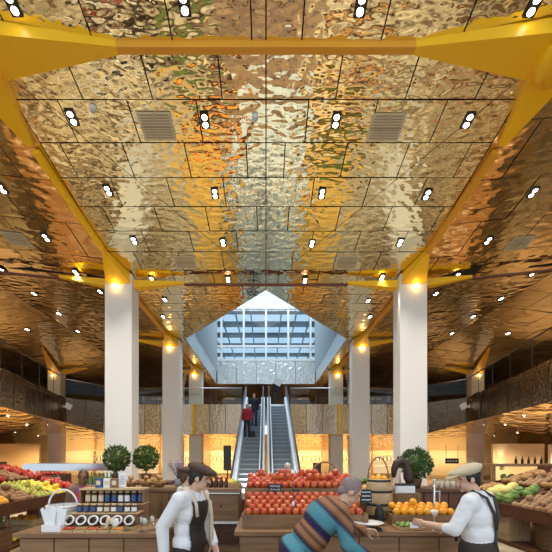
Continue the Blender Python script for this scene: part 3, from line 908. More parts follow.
# stallholder on the left: white shirt, dark apron bib, brown flat cap
t, j, T, hp = human((-.76, 3.55, 0), math.radians(-113), 'person in a white shirt, dark apron and brown flat cap, looking down to the right',
    dict(waist=(0, .0, 1.09), chest=(0, .03, 1.26), neck=(0, .07, 1.44), head=(0, .13, 1.575), shL=(-.19, .03, 1.385), shR=(.19, .03, 1.385),
         elR=(.25, -.12, 1.13), wrR=(.25, -.10, .89), elL=(-.23, .05, 1.12), wrL=(-.18, .17, .92)),
    voxel=.0085, yaw=math.radians(20), pitch=math.radians(12), cap='cap_brown', wide=1.02)
mb = MB(); mb.ball(j['chest'], (.195, .150, .22), 24, 14, rot=T); mb.ball(j['waist'], (.183, .142, .2), 24, 14, rot=T); mb.ball(j['pelvis'], (.20, .155, .22), 24, 14, rot=T)
me = keep(skinned(mb, .01, 4), lambda c: c.y > .028 and abs(c.x) < .13 and c.z < 1.36)
link('apron', me, 'apron_brown', t)
def strap(pts, r, m, t, name='strap'):
    mb = MB(); mb.tube(pts, r, 8); return mb.build(name, m, t)
strap([(-.10, .168, 1.22), (-.115, .165, 1.34), (-.10, .09, 1.455), (-.06, -.03, 1.47), (.05, -.125, 1.3), (.10, -.125, 1.1)], .016, 'strap_cream', t)
strap([(.10, .168, 1.22), (.115, .165, 1.34), (.10, .09, 1.455), (.06, -.03, 1.47), (-.05, -.125, 1.3), (-.10, -.125, 1.1)], .016, 'strap_cream', t)
strap([(-.125, .155, 1.34), (-.145, .165, 1.2), (-.15, .165, 1.05), (-.15, .165, .9)], .024, 'strap_cream', t, 'cream_sash')

# stallholder on the right: white shirt, dark braces, cream flat cap, reaching left
t, j, T, hp = human((1.94, 3.3, 0), math.radians(40), 'person in white shirt, dark braces and cream flat cap reaching left to the tap',
    dict(chest=(0, .01, 1.26), neck=(0, .02, 1.45), head=(0, .09, 1.575), shL=(-.19, 0, 1.385), shR=(.19, 0, 1.385), elL=(-.29, .09, 1.14), wrL=(-.29, .35, 1.155),
         elR=(.24, .10, 1.12), wrR=(.06, .30, 1.10)), voxel=.0085, yaw=math.radians(46), pitch=math.radians(10), cap='cap_cream', wide=1.1, sleeve=.62)
for sg in (-1, 1):
    strap([(sg*.10, .15, 1.0), (sg*.115, .162, 1.22), (sg*.12, .11, 1.40), (sg*.10, .01, 1.478), (sg*.085, -.10, 1.42), (sg*.045, -.148, 1.28), (0, -.146, 1.14)], .014, 'strap_dark', t, 'brace')
strap([(0, -.146, 1.15), (0, -.142, 1.02), (0, -.15, .92)], .014, 'strap_dark', t, 'brace')
mb = MB(); mb.ball(j['pelvis']+Vector((0, 0, -.02)), (.205, .16, .17), 24, 14, rot=T); link('apron', skinned(mb, .012, 3), 'apron_brown', t)

# shopper bending over the fruit in a striped sweater
t, j, T, hp = human((.29, 3.2, 0), math.radians(-90), 'person in a teal, brown and purple striped sweater bending over the red fruit crates',
    dict(pelvis=(0, -.02, .94), waist=(0, .11, 1.09), chest=(0, .23, 1.25), neck=(0, .40, 1.36), head=(0, .46, 1.475), shL=(-.19, .34, 1.32), shR=(.19, .34, 1.32),
         elR=(.25, .38, 1.06), wrR=(.17, .55, .96), elL=(-.25, .48, 1.10), wrL=(-.14, .62, 1.10), hipL=(-.09, -.05, .90), hipR=(.09, -.05, .90), knL=(-.1, .0, .5), knR=(.1, .0, .5), anL=(-.1, -.06, .09), anR=(.1, -.06, .09)),
    voxel=.0095, pitch=math.radians(38), shirt=('striped_knit', 1), wide=1.34, hair='hair_taupe', legs='trouser_blue', sleeve=.97)

# riders on the left escalator and the figure at the top of the right one
def step_z(d): return ez(12.85+.38*int((d-12.85)/.38))+.2
d = 12.85+.38*15+.2
human((-.62, d, step_z(d)), math.pi, 'person in a dark navy jacket and trousers riding down behind the red jacket', voxel=.016, shirt=('jacket_navy', 1), legs='trouser_blue', hair='hair_brown', sleeve=.97,
      J=dict(elR=(.30, .0, 1.16), wrR=(.38, .14, 1.0)))
d2 = 12.85+.38*12+.2
human((-.92, d2, step_z(d2)), math.pi*.97, 'person with pale hair in a red jacket riding the left escalator with a bag', voxel=.016, shirt=('jacket_red', 1), hair='hair_white', sleeve=.97, s=.96, long_coat=False)
bg_ = thing('shopping_bag', (-.66, d2-.05, step_z(d2)), 'black bag standing on the step beside the red jacket', 'bag')
MB().box((0, 0, .15), (.26, .2, .3)).build('bag_body', 'bag_black', bg_)
MB().tube([(-.08, 0, .3), (-.06, 0, .42), (.06, 0, .42), (.08, 0, .3)], .012, 6).build('handle', 'bag_black', bg_)
human((.66, 22.25, ZF+.02), math.pi, 'person in black at the top of the right escalator behind a white board', voxel=.016, shirt=('jacket_navy', 1), sleeve=.97, hair='hair_black', s=.94,
      J=dict(elL=(-.25, .12, 1.2), wrL=(-.12, .24, 1.42), elR=(.25, .12, 1.2), wrR=(.12, .24, 1.42)))
bd = thing('white_board', (.72, 21.88, ZF+1.38), 'white tilted board held up by the figure at the escalator top', 'board')
MB().box((0, 0, .0), (.46, .02, .40), (.1, .5, 0)).build('sheet', 'paper', bd)
# shoppers further back
human((.70, 10.2, 0), math.radians(55), 'person with grey hair in a pale grey jacket at the foot of the escalators', voxel=.015, shirt=('jacket_grey', 1), hair='hair_grey', sleeve=.97, s=.93,
      J=dict(neck=(0, .06, 1.45), head=(0, .14, 1.57), chest=(0, .03, 1.27)))
t, j, T, hp = human((-2.78, 5.5, 0), math.radians(200), 'person in a brown top and red scarf behind the jar display on the left', voxel=.012, shirt=('top_brown', 1), hair='hair_brown', skin='skin_deep', s=.90, sleeve=.95)
mb = MB(); mb.ball(j['neck']-Vector((0, 0, .03)), (.095, .09, .045), 16, 8); capsule(mb, j['neck']+Vector((.05, .09, -.05)), .045, j['chest']+Vector((.05, .15, -.12)), .05)
link('scarf', skinned(mb, .012, 2), 'scarf_red', t)
human((-1.05, 4.72, 0), math.radians(-60), 'person in a pale shirt and brown hat half hidden behind the brown flat cap', voxel=.012, cap='cap_brown', s=.93, hair='hair_brown', shirt=('shirt_white', 1))
# ------------------------------------------------------------------ produce
FRUIT = {}
def fruit_proto(kind, m, r):
    mb = MB()
    if kind in ('apple', 'tomato', 'peach'):
        mb.lathe((0, 0, 0), [(0, -.80*r), (.35*r, -.92*r), (.72*r, -.72*r), (.98*r, -.1*r), (.94*r, .38*r), (.66*r, .80*r), (.30*r, .90*r), (0, .72*r)], 12)
        if kind == 'apple': mb.tube([(0, 0, .7*r), (.08*r, 0, 1.1*r)], .06*r, 5)
    elif kind == 'pear':
        mb.lathe((0, 0, 0), [(0, -.9*r), (.6*r, -.8*r), (.95*r, -.2*r), (.8*r, .4*r), (.42*r, .9*r), (.3*r, 1.25*r), (0, 1.35*r)], 11)
    elif kind in ('potato', 'mushroom', 'bread', 'lemon', 'melon'):
        sx = {'potato': 1.35, 'mushroom': 1.0, 'bread': 1.3, 'lemon': 1.25, 'melon': 1.25}[kind]
        mb.ball((0, 0, 0), (r*sx, r, r*.85), 11, 7)
    elif kind == 'cabbage':
        mb.ball((0, 0, 0), r*.8, 10, 7)
        for k in range(9):
            a = k*2.4; q = Matrix.Rotation(a, 3, 'Z') @ Matrix.Rotation(R(.3, 1.0), 3, 'X')
            mb.ball(q @ Vector((0, .35*r, .35*r)), (r*.6, r*.6, r*.32), 8, 5, rot=q)
    elif kind == 'pepper':
        for k in range(3):
            a = k*2.094; mb.ball((.35*r*math.cos(a), .35*r*math.sin(a), 0), (.62*r, .62*r, r), 8, 6)
        mb.tube([(0, 0, .8*r), (.1*r, 0, 1.3*r)], .1*r, 5)
    else:
        mb.ball((0, 0, 0), r, 12, 8)
    return mb
def heap(name, kind, m, r, pts, label, cat, group, jig=.5):
    proto = None
    for p in pts:
        rot = (R(-jig, jig), R(-jig, jig), R(0, 6.28))
        if proto is None:
            key = (name, m, r)
            if key in FRUIT:
                proto = FRUIT[key].copy(); col.objects.link(proto)
            else:
                proto = fruit_proto(kind, m, r).build(name, m); FRUIT[key] = proto
            tag(proto, label, cat, group); proto.location = p; proto.rotation_euler = rot
        else:
            dup(proto, p, label, rot=rot, group=group)
def slope_pts(O, U, V, r, lift=0, mound=True, tight=1.02, gap=.0):
    """hexagonal packing on the sloping rectangle O, O+U, O+V"""
    O, U, V = Vector(O), Vector(U), Vector(V); u, v = U.normalized(), V.normalized()
    n = u.cross(v); n = n if n.z > 0 else -n
    pts = []; st = 2*r*tight; rows = int((V.length-2*r)/(st*.866))+1
    for i in range(max(rows, 1)):
        off = (i % 2)*st/2; m = int((U.length-2*r-off)/st)+1
        for k in range(m):
            pts.append(O+u*(r+off+k*st)+v*(r+i*st*.866)+n*(r+lift))
    if mound:
        for i in range(1, rows-1, 2):
            m = int((U.length-2*r)/st)
            for k in range(1, m-1):
                if random.random() < .55: pts.append(O+u*(r+st*(k+.5))+v*(r+i*st*.866+st*.29)+n*(r*2.66+lift))
    return pts

def crate(name, lo, hi, label, slats=3, m='wood_light', post=True, group=None, cat='crate', solid=True):
    """open slatted crate between two corners"""
    lo, hi = Vector(lo), Vector(hi); c = Vector(((lo.x+hi.x)/2, (lo.y+hi.y)/2, lo.z))
    t = thing(name, c, label, cat, group); o = c; h = (hi.z-lo.z)/slats
    MB(o).box2((lo.x+.012, lo.y+.012, lo.z), (hi.x-.012, hi.y-.012, lo.z+.015)).build('base', m, t)
    for nm, a, b in (('front_board', (lo.x, lo.y), (hi.x, lo.y+.015)), ('back_board', (lo.x, hi.y-.015), (hi.x, hi.y)), ('side_board', (lo.x, lo.y+.016), (lo.x+.015, hi.y-.016)), ('side_board', (hi.x-.015, lo.y+.016), (hi.x, hi.y-.016))):
        mb = MB(o)
        for k in range(slats): mb.box2((a[0], a[1], lo.z+k*h+.004), (b[0], b[1], lo.z+(k+1)*h-.004))
        if nm == 'front_board' and post:
            for x in (lo.x+.03, hi.x-.03): mb.box2((x-.02, lo.y-.012, lo.z), (x+.02, lo.y, hi.z))
        mb.build(nm, m, t)
    return t
def counter(name, x0, x1, d0, d1, h, label, body='wood_mid', top='wood_mid', ov=.03, panels_n=3, cat='counter', z0=0, doors=None):
    c = Vector(((x0+x1)/2, (d0+d1)/2, z0)); t = thing(name, c, label, cat)
    MB(c).box2((x0+.02, d0+.02, z0+.08), (x1-.02, d1-.02, h-.04)).build('body', body, t)
    MB(c).box2((x0+.05, d0+.06, z0), (x1-.05, d1-.06, z0+.08)).build('plinth', 'black', t)
    MB(c).box2((x0-ov, d0-ov, h-.04), (x1+ov, d1+ov, h)).build('worktop', top, t)
    w = (x1-x0-.04)/panels_n
    for k in range(panels_n):
        p = MB(c).box2((x0+.02+k*w+.008, d0-.0, z0+.10), (x0+.02+(k+1)*w-.008, d0+.02, h-.06)).build('front_panel', body, t)
    return t

# --- raised side stands of sloping produce bins
def stand(sg, nm, x_in, x_out, d0, d1, z_in, z_out, bins, lab):
    c = Vector((sg*(x_in+x_out)/2, (d0+d1)/2, 0)); t = thing('produce_stand', c, lab, 'market stand')
    O = Vector((sg*x_in, d0, z_in)); V = Vector((sg*(x_out-x_in), 0, z_out-z_in)); n = len(bins); bw = (d1-d0)/n
    th = Vector((0, 0, -.04))
    mb = MB(c); A = [O, O+Vector((0, d1-d0, 0)), O+Vector((0, d1-d0, 0))+V, O+V]
    mb.add(A+[p+th for p in A], [(0, 1, 2, 3), (4, 5, 6, 7), (0, 1, 5, 4), (1, 2, 6, 5), (2, 3, 7, 6), (3, 0, 4, 7)]); mb.build('sloping_deck', 'wood_red', t)
    MB(c).box2((sg*(x_in-.03), d0-.02, z_in-.09), (sg*x_in, d1+.02, z_in+.07)).build('front_board', 'wood_red', t)
    MB(c).box2((sg*x_out, d0-.02, z_in-.09), (sg*(x_out+.03), d1+.02, z_out+.12)).build('back_board', 'wood_red', t)
    for k in range(n+1):
        d = d0+k*bw; mb = MB(c)
        a = Vector((sg*x_in, d, z_in)); b_ = a+V; w = Vector((0, .012, 0)); u = Vector((0, 0, .07))
        mb.add([a-w, a+w, b_+w, b_-w, a-w+u, a+w+u, b_+w+u, b_-w+u], [(0, 1, 2, 3), (4, 5, 6, 7), (0, 1, 5, 4), (1, 2, 6, 5), (2, 3, 7, 6), (3, 0, 4, 7)])
        mb.build('divider', 'wood_red', t)
    MB(c).box2((sg*(x_in+.02), d0, .56), (sg*(x_out-.02), d1, .60)).build('lower_shelf', 'wood_red', t)
    for d in (d0+.03, d1-.09):
        for x in (x_in+.03, x_out-.09): MB(c).box2((sg*x, d, 0), (sg*(x+.06), d+.06, z_in-.05 if x < x_out-.2 else z_out-.05)).build('leg', 'wood_red', t)
    for k, (name, kind, m, r, cat) in enumerate(bins):
        for hlf in range(2):
            nm2, kd, mm, rr, ct = (name, kind, m, r, cat) if hlf == 0 else bins[(k*3+2) % n]
            o2 = O+Vector((0, k*bw+.02, .0))+V*(.02+.49*hlf)
            heap(nm2, kd, mm, rr, slope_pts(o2, (0, bw-.04, 0), V*.47, rr, .002), '%s piled on the %s stand, %s bin from the camera, %s half' % (nm2.replace('_', ' '), nm, ORD[k], 'lower' if hlf == 0 else 'upper'), ct, '%s in the %s bin of the %s stand, %s' % (nm2.replace('_', ' '), ORD[k], nm, 'low' if hlf == 0 else 'high'))
LB = [('red_apple', 'apple', 'apple_red', .05, 'apple'), ('orange', 'ball', 'orange', .052, 'orange'), ('potato', 'potato', 'potato', .05, 'potato'), ('yellow_pear', 'pear', 'pear', .05, 'pear'), ('lemon', 'lemon', 'lemon', .046, 'lemon'), ('red_pepper', 'pepper', 'tomato', .06, 'pepper')]
RB = [('orange_squash', 'pepper', 'squash', .075, 'squash'), ('potato', 'potato', 'potato', .05, 'potato'), ('brown_mushroom', 'mushroom', 'mushroom', .048, 'mushroom'), ('green_cabbage', 'cabbage', 'green_veg', .085, 'cabbage'), ('yellow_melon', 'melon', 'melon', .085, 'melon'), ('brown_bread_roll', 'bread', 'bread', .058, 'bread')]
stand(-1, 'left', 3.3, 4.75, 3.9, 6.6, 1.12, 1.56, LB, 'long dark wood produce stand with sloping fruit bins at the left edge')
stand(1, 'right', 3.3, 4.75, 3.6, 6.3, 1.06, 1.50, RB, 'long dark wood produce stand with sloping vegetable bins at the right edge')
# crates and baskets on their lower shelves
crate('wooden_crate', (-3.78, 5.25, .60), (-3.40, 5.60, .86), 'pale wooden crate of oranges under the left produce stand', 3, 'wood_pale')
heap('orange', 'ball', 'orange', .046, slope_pts((-3.765, 5.27, .80), (.35, 0, 0), (0, .31, .02), .046, 0, True), 'orange in the pale crate under the left stand', 'orange', 'oranges in the pale crate')
crate('wooden_crate', (-3.86, 4.42, .60), (-3.40, 4.84, .84), 'dark slatted crate of cabbages under the left produce stand', 3, 'wood_mid')
heap('green_cabbage', 'cabbage', 'green_veg', .095, [(-3.74, 4.54, .90), (-3.53, 4.54, .90), (-3.74, 4.74, .92), (-3.53, 4.73, .92), (-3.63, 4.64, 1.02)], 'green cabbage in the dark crate under the left stand', 'cabbage', 'cabbages in the dark crate')
heap('lemon', 'lemon', 'lemon', .044, slope_pts((-3.80, 4.90, .60), (.40, 0, 0), (0, .3, .0), .046, 0, True), 'lemon piled between the two crates under the left stand', 'lemon', 'lemons between the crates')
st = MB((-3.1, 5.1, .0))
for k in range(500):
    p = Vector((R(-3.22, -2.84), R(4.82, 5.12), R(.42, .60))); a = R(0, 6.28)
    q = p+Vector((math.cos(a), math.sin(a), R(-.15, .15)))*R(.05, .12); st.tube([p, q], .003, 4, caps=False)
st = st.build('straw', 'straw', fix=False); st['kind'] = 'stuff'; tag(st, 'loose straw in the low box beside the left produce stand', 'straw')
crate('straw_box', (-3.32, 4.72, 0), (-2.76, 5.22, .48), 'low wooden box of straw on the floor beside the left stand', 4, 'wood_pale')
crate('wooden_crate', (3.36, 5.0, .60), (3.66, 5.36, .94), 'upright pale slatted crate under the right produce stand', 1, 'wood_pale', False)
mb = MB((3.51, 5.0, .6))
for k in range(5): mb.box2((3.37+k*.058, 4.985, .61), (3.41+k*.058, 4.999, .93))
o = mb.build('slats', 'wood_light'); o.parent = [x for x in col.objects if x.name.startswith('wooden_crate') and x.get('label', '').startswith('upright')][0]; o.location = Vector((0, -.18, 0))
heap('brown_bread_roll', 'bread', 'bread', .05, slope_pts((3.38, 5.02, .90), (.27, 0, 0), (0, .32, 0), .05, 0, False), 'bread roll in the upright crate under the right stand', 'bread', 'rolls in the upright crate')
def basket(name, c, r0, r1, h, label, m='wicker', handle=None, cat='basket'):
    t = thing(name, c, label, cat)
    MB().lathe((0, 0, 0), [(0, .0), (r0, 0), (r0*.98, .006), (r1, h), (r1-.014, h), (r0-.01, .014), (0, .014)], 28).build('basket_body', m, t)
    mb = MB()
    for k in range(int(h/.035)):
        z = .018+k*.035; r = r0+(r1-r0)*z/h+.004
        mb.tube([(r*math.cos(a*.2618), r*math.sin(a*.2618), z) for a in range(24)], .008, 6, closed=True)
    mb.build('woven_bands', m, t)
    MB().tube([(r1*math.cos(a*.2618), r1*math.sin(a*.2618), h) for a in range(24)], .016, 8, closed=True).build('rim', m, t)
    if handle:
        MB().tube([(r1*math.cos(a), 0, h+handle*math.sin(a)) for a in [math.pi*k/16 for k in range(17)]], .011, 8).build('handle', m, t)
    return t
basket('wicker_basket', (3.70, 4.60, .60), .19, .25, .36, 'brown round wicker basket under the right produce stand')
heap('red_apple', 'apple', 'apple_red', .045, [(3.70+.14*math.cos(a), 4.60+.14*math.sin(a), .93) for a in [k*.785 for k in range(8)]]+[(3.70, 4.60, .94)], 'red apple in the wicker basket under the right stand', 'apple', 'apples in the wicker basket')

# --- left front: counter with the jar display
counter('shop_counter', -2.55, -1.08, 3.70, 4.48, 1.0, 'wooden shop counter at the lower left carrying the jar display', panels_n=4)
c = Vector((-1.84, 4.2, 1.0)); t = thing('jar_rack', c, 'stepped wooden rack of small labelled jars on the left counter', 'rack')
MB(c).box2((-2.18, 4.05, 1.0), (-1.46, 4.26, 1.135)).build('plinth', 'wood_mid', t)
MB(c).box2((-2.18, 4.262, 1.0), (-1.46, 4.46, 1.215)).build('riser', 'wood_mid', t)
MB(c).box2((-2.20, 4.25, 1.385), (-1.44, 4.47, 1.405)).build('top_shelf', 'wood_pale', t)
MB(c).box2((-2.20, 4.04, 1.135), (-1.44, 4.255, 1.147)).build('shelf', 'wood_pale', t)
MB(c).box2((-2.20, 4.256, 1.215), (-1.44, 4.46, 1.227)).build('shelf', 'wood_pale', t)
MB(c).box2((-2.18, 4.462, 1.0), (-1.46, 4.478, 1.385)).build('back_panel', 'wood_dark', t)
for x in (-2.195, -1.455): MB(c).box2((x-.006, 4.26, 1.0), (x+.008, 4.46, 1.385)).build('side_panel', 'wood_mid', t)
def jar(p, r, h, content, lidm, labm, label):
    t = thing('preserve_jar', p, label, 'jar', 'labelled jars on the rack')
    MB().lathe((0, 0, 0), [(0, 0), (r*.9, 0), (r, .01), (r, h*.74), (r*.8, h*.84), (0, h*.84)], 14).build('glass_body', content, t)
    MB().lathe((0, 0, h*.84), [(0, 0), (r*.88, 0), (r*.88, h*.16), (0, h*.16)], 14).build('lid', lidm, t)
    mb = MB(); n = 9; vs = []
    for k in range(n):
        a = math.radians(-90-62+124*k/(n-1))
        vs += [(math.cos(a)*(r+.002), math.sin(a)*(r+.002), h*.14), (math.cos(a)*(r+.002), math.sin(a)*(r+.002), h*.64)]
    mb.add(vs, [(2*k, 2*k+2, 2*k+3, 2*k+1) for k in range(n-1)], 0, True); mb.build('paper_label', labm, t, fix=False)
    return t
kinds = [('label_cream', 'jam_amber', 'brown labelled'), ('label_cream', 'jam_dark', 'cream labelled'), ('label_navy', 'jam_dark', 'navy labelled'), ('label_white', 'jam_dark', 'white labelled')]
for row, (d, z, h, seq, nm) in enumerate(((4.33, 1.227, .145, [0, 1, 0, 2, 2, 3, 3, 2, 2], 'upper'), (4.13, 1.147, .095, [2, 2, 2, 3, 1, 3, 2, 3, 3], 'lower'))):
    protos = {}
    for k, q in enumerate(seq):
        p = (-2.13+k*.0785, d, z); lm, cm_, w_ = kinds[q]
        lab = '%s jar, %s from left on the %s step of the jar rack' % (w_, ORD[k], nm)
        if q in protos: dup(protos[q], p, lab)
        else: protos[q] = jar(p, .033, h, cm_, 'kraft', lm, lab)
# candy jars lying tilted with white rims
pj = None
for k in range(6):
    p = (-2.10+k*.128, 3.90, 1.075); lab = 'tilted glass sweet jar with white ring mouth, %s from left on the left counter' % ORD[k]
    if pj is None:
        pj = thing('sweet_jar', p, lab, 'jar', 'row of tilted sweet jars')
        ax = Vector((0, -.86, .5)).normalized()
        MB().lathe((0, 0, 0), [(0, -.075), (.05, -.075), (.056, -.06), (.056, .02), (.046, .055), (.043, .052), (.052, .015), (.052, -.058), (0, -.07)], 18, axis=ax).build('glass_body', 'jar_glass', pj)
        Q = Vector((0, 0, 1)).rotation_difference(ax).to_matrix()
        MB().tube([Q @ Vector((.048*math.cos(a*.3927), .048*math.sin(a*.3927), .06)) for a in range(16)], .0095, 8, closed=True).build('rim', 'wire_white', pj)
        MB().lathe((0, 0, 0), [(0, .035), (.036, .035), (.05, -.01), (.05, -.055), (0, -.065)], 14, axis=ax).build('contents', 'jam_dark', pj)
        MB().box((0, .02, -.06), (.1, .1, .03)).build('cradle', 'wood_pale', pj)
    else: dup(pj, p, lab)
for k in range(5):
    mb = MB((0, 0, 0)); m_ = ['tomato', 'bread', 'apple_red', 'bread', 'squash'][k]
    tr = thing('sweet_tray', (-2.06+k*.128, 3.775, 1.0), 'small open tray of %s sweets, %s from left on the left counter' % (['red', 'brown', 'dark red', 'brown', 'orange'][k], ORD[k]), 'tray', 'sweet trays')
    MB().box((0, 0, .012), (.115, .10, .024)).build('tray', 'wood_pale', tr)
    for i in range(9): mb.ball((-.036+(i % 3)*.036, -.03+(i//3)*.03, .033), (.017, .015, .012), 8, 6)
    o = mb.build('sweets', m_, tr); o['kind'] = 'stuff'
t = thing('paper_bag_holder', (-2.235, 3.80, 1.0), 'fan of white paper bags standing at the left end of the counter', 'paper bags')
MB().box((0, 0, .035), (.2, .1, .07)).build('holder', 'paper', t)
for k in range(9):
    x = -.085+k*.021
    MB().slab([(x-.022, R(-.03, .03), .05), (x+.024, R(-.03, .03), .05), (x+.03+(k-4)*.008, .0, .21+R(-.02, .03)), (x+.004+(k-4)*.008, .0, .25+R(-.02, .03)), (x-.02+(k-4)*.008, .0, .215+R(-.02, .03))], .004).build('paper_bag', 'paper', t)
t = basket('wire_basket', (-2.40, 4.27, 1.0), .12, .17, .2, 'basket with a tall white hoop handle and blue grey lining on the left counter', 'wire_white', .19)
MB().lathe((0, 0, .004), [(.10, .02), (.118, .02), (.158, .2), (.15, .215)], 20).build('lining', 'mesh_blue', t)
t = thing('wooden_scoop', (-1.62, 3.77, 1.0), 'pair of cream wooden scoops propped at the front of the left counter', 'scoop')
for s_, a in ((-1, .3), (1, -.5)):
    MB().tube([(s_*.05, 0, 0), (s_*.05+.03*a, 0, .07), (s_*.05+.12*a, 0, .13)], [.03, .02, .03], 10).build('scoop', 'wicker_pale', t)
MB().ball((.06, -.01, .10), (.03, .015, .045), 10, 8).build('white_tag', 'paper', t)
g0 = None
for k, (x, d) in enumerate(((-1.30, 3.80), (-1.21, 3.86), (-1.25, 3.74))):
    lab = 'clear stemmed glass jar of pink and white sweets, %s of three beside the left person' % ORD[k]
    if g0 is None:
        g0 = thing('sweet_glass', (x, d, 1.0), lab, 'glass', 'stemmed sweet glasses')
        MB().lathe((0, 0, 0), [(0, 0), (.035, 0), (.035, .006), (.008, .012), (.008, .05), (.04, .08), (.042, .16), (.039, .16), (.037, .082), (0, .06)], 16).build('bowl', 'jar_glass', g0)
        mb = MB()
        for i in range(14): mb.ball((R(-.02, .02), R(-.02, .02), R(.085, .14)), .012, 7, 5)
        o = mb.build('sweets', 'label_white', g0); o['kind'] = 'stuff'
    else: dup(g0, (x, d, 1.0), lab)

# --- topiaries, flowers and the counters behind
def leaf_ball(mb, c, r, n, size, inner=.55, squash=1.0):
    c = Vector(c)
    for k in range(n):
        v = Vector((random.gauss(0, 1), random.gauss(0, 1), random.gauss(0, 1))).normalized()
        lump = 1+.10*math.sin(v.x*7+c.x*3)*math.sin(v.y*6+1)*math.sin(v.z*8)
        p = c+Vector((v.x, v.y, v.z*squash))*r*lump*(inner+(1-inner)*random.random()**.4)
        ax = (v+Vector((R(-.9, .9), R(-.9, .9), R(-.6, .9)))).normalized(); sd = ax.orthogonal().normalized()
        sd = Matrix.Rotation(R(0, 6.28), 3, ax) @ sd; L = size*R(.7, 1.3)
        mb.add([p, p+ax*L*.5+sd*L*.26, p+ax*L, p+ax*L*.5-sd*L*.26], [(0, 1, 2, 3)])
def topiary(p, r, hc, label, leafm='leaf', pot='pot_brown'):
    t = thing('potted_topiary', p, label, 'potted plant', 'ball topiaries')
    mb = MB(); mb.ball((0, 0, hc), r*.62, 10, 8); leaf_ball(mb, (0, 0, hc), r, 1500, .045)
    mb.build('foliage', leafm, t, fix=False)
    MB().tube([(0, 0, .08), (.004, 0, hc*.6), (0, 0, hc)], .012, 7).build('stem', 'stem', t)
    MB().lathe((0, 0, 0), [(0, 0), (.06, 0), (.085, .11), (.09, .13), (.078, .13), (.07, .10), (0, .10)], 18).build('pot', pot, t)
    return t
counter('back_counter', -2.62, -1.60, 5.85, 6.35, 1.36, 'tall dark wood counter behind carrying two ball topiaries on the left', 'wood_dark', 'wood_dark')
topiary(P(117, 459, 6.05)*1+Vector((0, 0, -.38)) if False else (-2.50, 6.05, 1.36), .205, .38, 'dark green ball topiary in front of the nearest left column')
topiary((-2.01, 6.05, 1.36), .195, .39, 'dark green ball topiary right of the nearest left column')
counter('side_counter', -2.05, -.98, 5.0, 5.5, 1.34, 'brown wooden side counter with bread bowls behind the left stallholder', 'wood_vert', 'wood_mid')
b0 = None
for k, (x, d, m_) in enumerate(((-1.93, 5.16, 'bread'), (-1.72, 5.18, 'bread'), (-1.52, 5.16, 'bread'), (-1.60, 5.36, 'bread'))):
    lab = 'round brown loaf-filled wooden bowl, %s from left on the side counter' % ORD[k] if k < 3 else 'round brown bowl of loaves at the back of the side counter'
    if b0 is None:
        b0 = thing('bread_bowl', (x, d, 1.34), lab, 'bowl', 'bowls of bread')
        MB().lathe((0, 0, 0), [(0, 0), (.05, 0), (.095, .06), (.098, .075), (.088, .075), (.045, .014), (0, .014)], 20).build('bowl', 'wicker', b0)
    else: dup(b0, (x, d, 1.34), lab)
    heap('bread_loaf', 'bread', m_, .038, [(x-.035, d-.02, 1.42), (x+.04, d-.015, 1.42), (x, d+.045, 1.42), (x, d, 1.475)], 'small round loaf in the %s' % ('bowl at the back of the side counter' if k == 3 else '%s bread bowl on the side counter' % ORD[k]), 'bread', 'loaves in bread bowl %s' % ORD[k])
t = thing('flower_pot', (-1.26, 5.2, 1.34), 'purple dried flowers in a grey pot behind the left stallholder', 'potted plant')
MB().lathe((0, 0, 0), [(0, 0), (.045, 0), (.06, .12), (.05, .12), (.04, .01), (0, .01)], 16).build('pot', 'pot_grey', t)
mb = MB(); sm = MB()
for k in range(34):
    a, q = R(0, 6.28), R(.0, .14); e = Vector((q*math.cos(a), q*math.sin(a), R(.2, .36)))
    sm.tube([(0, 0, .1), e*.6+Vector((0, 0, .06)), e], .003, 4); leaf_ball(mb, e, .032, 26, .022, .2)
mb.build('blossom', 'lavender', t, fix=False); sm.build('stems', 'stem', t)
t = thing('price_card', (-1.75, 4.40, 1.405), 'upright white card standing on top of the jar rack', 'card')
MB().box((0, 0, .09), (.095, .006, .18), (-.08, 0, 0)).build('card', 'paper', t)
mb = MB()
for k in range(5): mb.box((R(-.01, .01), -.012+k*.002, .05+k*.022), (.06-.01*(k % 2), .002, .004), (-.08, 0, 0))
mb.build('printed_lines', 'label_navy', t)
for k, (x, m_, w_) in enumerate(((-2.02, 'label_navy', 'navy'), (-1.92, 'label_white', 'white'), (-1.83, 'wood_mid', 'brown'))):
    t = thing('small_box', (x, 4.38, 1.405), 'small %s box on the top shelf of the jar rack' % w_, 'box', 'boxes on the jar rack')
    MB().box((0, 0, .055), (.075, .07, .11)).build('carton', m_, t); MB().box((0, -.036, .06), (.05, .002, .05)).build('paper_label', 'label_cream', t)

# --- centre left cabinet
c = Vector((-.59, 5.0, 0)); t = thing('wood_cabinet', c, 'brown wooden cabinet with a round finger hole left of the fruit crates', 'cabinet')
MB(c).box2((-.90, 4.82, 0), (-.36, 5.4, 1.31)).build('body', 'wood_mid', t)
MB(c).box2((-.93, 4.78, 1.31), (-.345, 5.42, 1.35)).build('worktop', 'wood_mid', t)
MB(c).box2((-.88, 4.775, 1.285), (-.35, 4.80, 1.300)).build('white_edge', 'edge_white', t)
dr = MB(c).box2((-.88, 4.79, .93), (-.37, 4.82, 1.27)).build('flap_door', 'wood_mid', t)
MB(c).lathe((-.60, 4.786, 1.12), [(0, 0), (.013, 0), (.013, .006), (0, .006)], 12, axis=(0, -1, 0)).build('finger_hole', 'black', dr)
MB(c).box2((-.89, 4.74, .895), (-.345, 4.83, .92)).build('white_ledge', 'edge_white', t)
for x0, x1 in ((-.88, -.615), (-.60, -.37)):
    q = MB(c).box2((x0, 4.79, .62), (x1, 4.82, .875)).build('drawer', 'wood_dark', t)
    MB(c).ball(((x0+x1)/2, 4.78, .76), .014, 10, 6).build('knob', 'iron', q)
b0 = None
